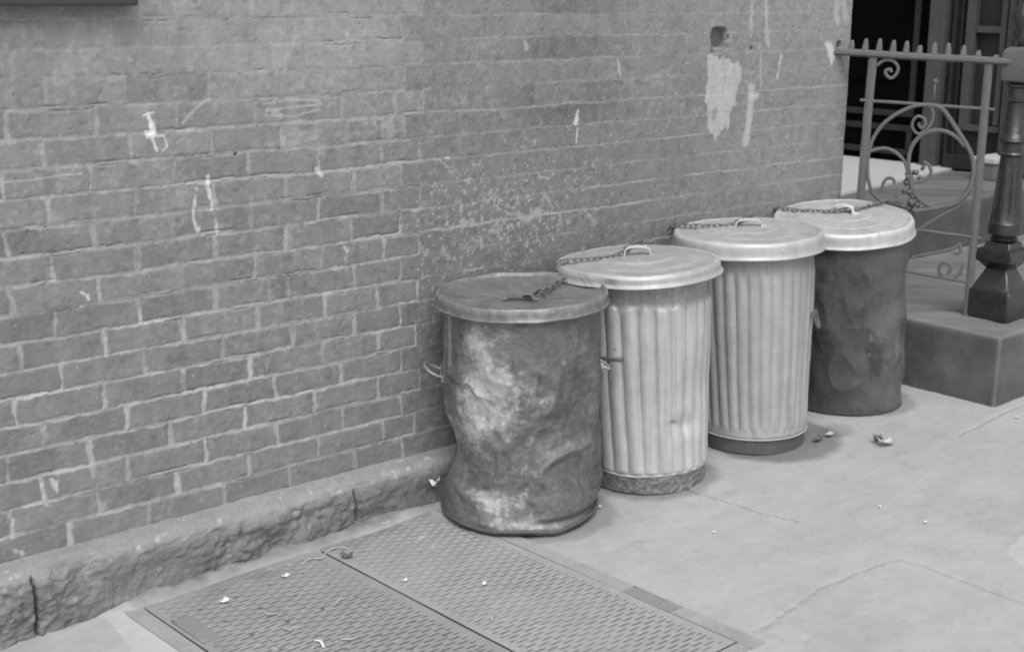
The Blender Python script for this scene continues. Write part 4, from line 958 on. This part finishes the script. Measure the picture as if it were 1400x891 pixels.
scrap(1390, 570, .018, .008, .2, M_paper, 'paper_scrap', 'small white scrap on the pavement by the corner of the stone step', 'paper scrap', dz=.006, curl=.002, group=G)
p = ony(592, 661, -.03)
scrap(1212, 605, .06, .032, -.3, M_leaf, 'dry_leaf', 'crumpled pale dry leaf on the pavement in front of the dark can', 'leaf', dz=.010, curl=.010)
scrap(1200, 602, .028, .03, .8, M_dark, 'dry_leaf', 'small dark dry leaf touching the crumpled pale one', 'leaf', dz=.010, curl=.014)
scrap(1134, 594, .04, .02, .1, M_leaf, 'dry_leaf', 'flat pale leaf between the fluted grey can and the dark can', 'leaf', dz=.008, curl=.006)
scrap(1118, 600, .05, .022, .2, M_dark, 'dry_leaf', 'flat dark leaf beside the foot of the fluted grey can', 'leaf', dz=.008, curl=.005)
scrap(474, 761, .035, .018, -.9, M_dark, 'dry_leaf', 'dark crumpled leaf on the right hatch door beside the centre seam', 'leaf', dz=.012, curl=.010)
scrap(594, 664, .030, .030, -.9, M_paper, 'paper_scrap', 'crumpled white scrap wedged between plinth and battered can', 'paper scrap', dz=.07, curl=.02, group=G)

# ---------------------------------------------------------------- light, sky, camera
w = bpy.data.worlds.new('World'); SC.world = w; w.use_nodes = True; nt = w.node_tree
sky = nt.nodes.new('ShaderNodeTexSky'); sky.sky_type = 'NISHITA'; sky.sun_disc = False
SUN_EL, SUN_AZ = math.radians(55), math.radians(215)       # azimuth clockwise from +Y
sky.sun_elevation = SUN_EL; sky.sun_rotation = SUN_AZ; sky.air_density = 1.; sky.dust_density = 4.
hs = nt.nodes.new('ShaderNodeHueSaturation'); hs.inputs['Saturation'].default_value = 0.   # overcast, and a black-and-white photograph
nt.links.new(sky.outputs[0], hs.inputs['Color']); nt.links.new(hs.outputs[0], nt.nodes['Background'].inputs[0])
nt.nodes['Background'].inputs[1].default_value = .13
sd = bpy.data.lights.new('sun', 'SUN'); sd.energy = 1.2; sd.angle = math.radians(35); so = bpy.data.objects.new('sun', sd); COL.objects.link(so)
dv = mathutils.Vector((math.sin(SUN_AZ)*math.cos(SUN_EL), math.cos(SUN_AZ)*math.cos(SUN_EL), math.sin(SUN_EL)))
so.rotation_euler = dv.to_track_quat('Z', 'Y').to_euler()
cd = bpy.data.cameras.new('camera'); co = bpy.data.objects.new('camera', cd); COL.objects.link(co); SC.camera = co
cd.sensor_width = 36; cd.lens = F/PW*36; cd.clip_start = .05; cd.clip_end = 300
right, down, fwd = RM[:, 0], RM[:, 1], RM[:, 2]
Mx = mathutils.Matrix([[right[0], -down[0], -fwd[0], CAM[0]], [right[1], -down[1], -fwd[1], CAM[1]], [right[2], -down[2], -fwd[2], CAM[2]], [0, 0, 0, 1]])
co.matrix_world = Mx
cd.dof.use_dof = True; cd.dof.focus_distance = 3.7; cd.dof.aperture_fstop = 5.0
vs = SC.view_settings; vs.view_transform = 'Standard'; vs.look = 'None'; vs.gamma = 1; vs.exposure = .23; vs.use_curve_mapping = False
SC.render.engine = 'CYCLES'; SC.cycles.filter_width = 1.9
SC.render.resolution_x = 1024; SC.render.resolution_y = 651
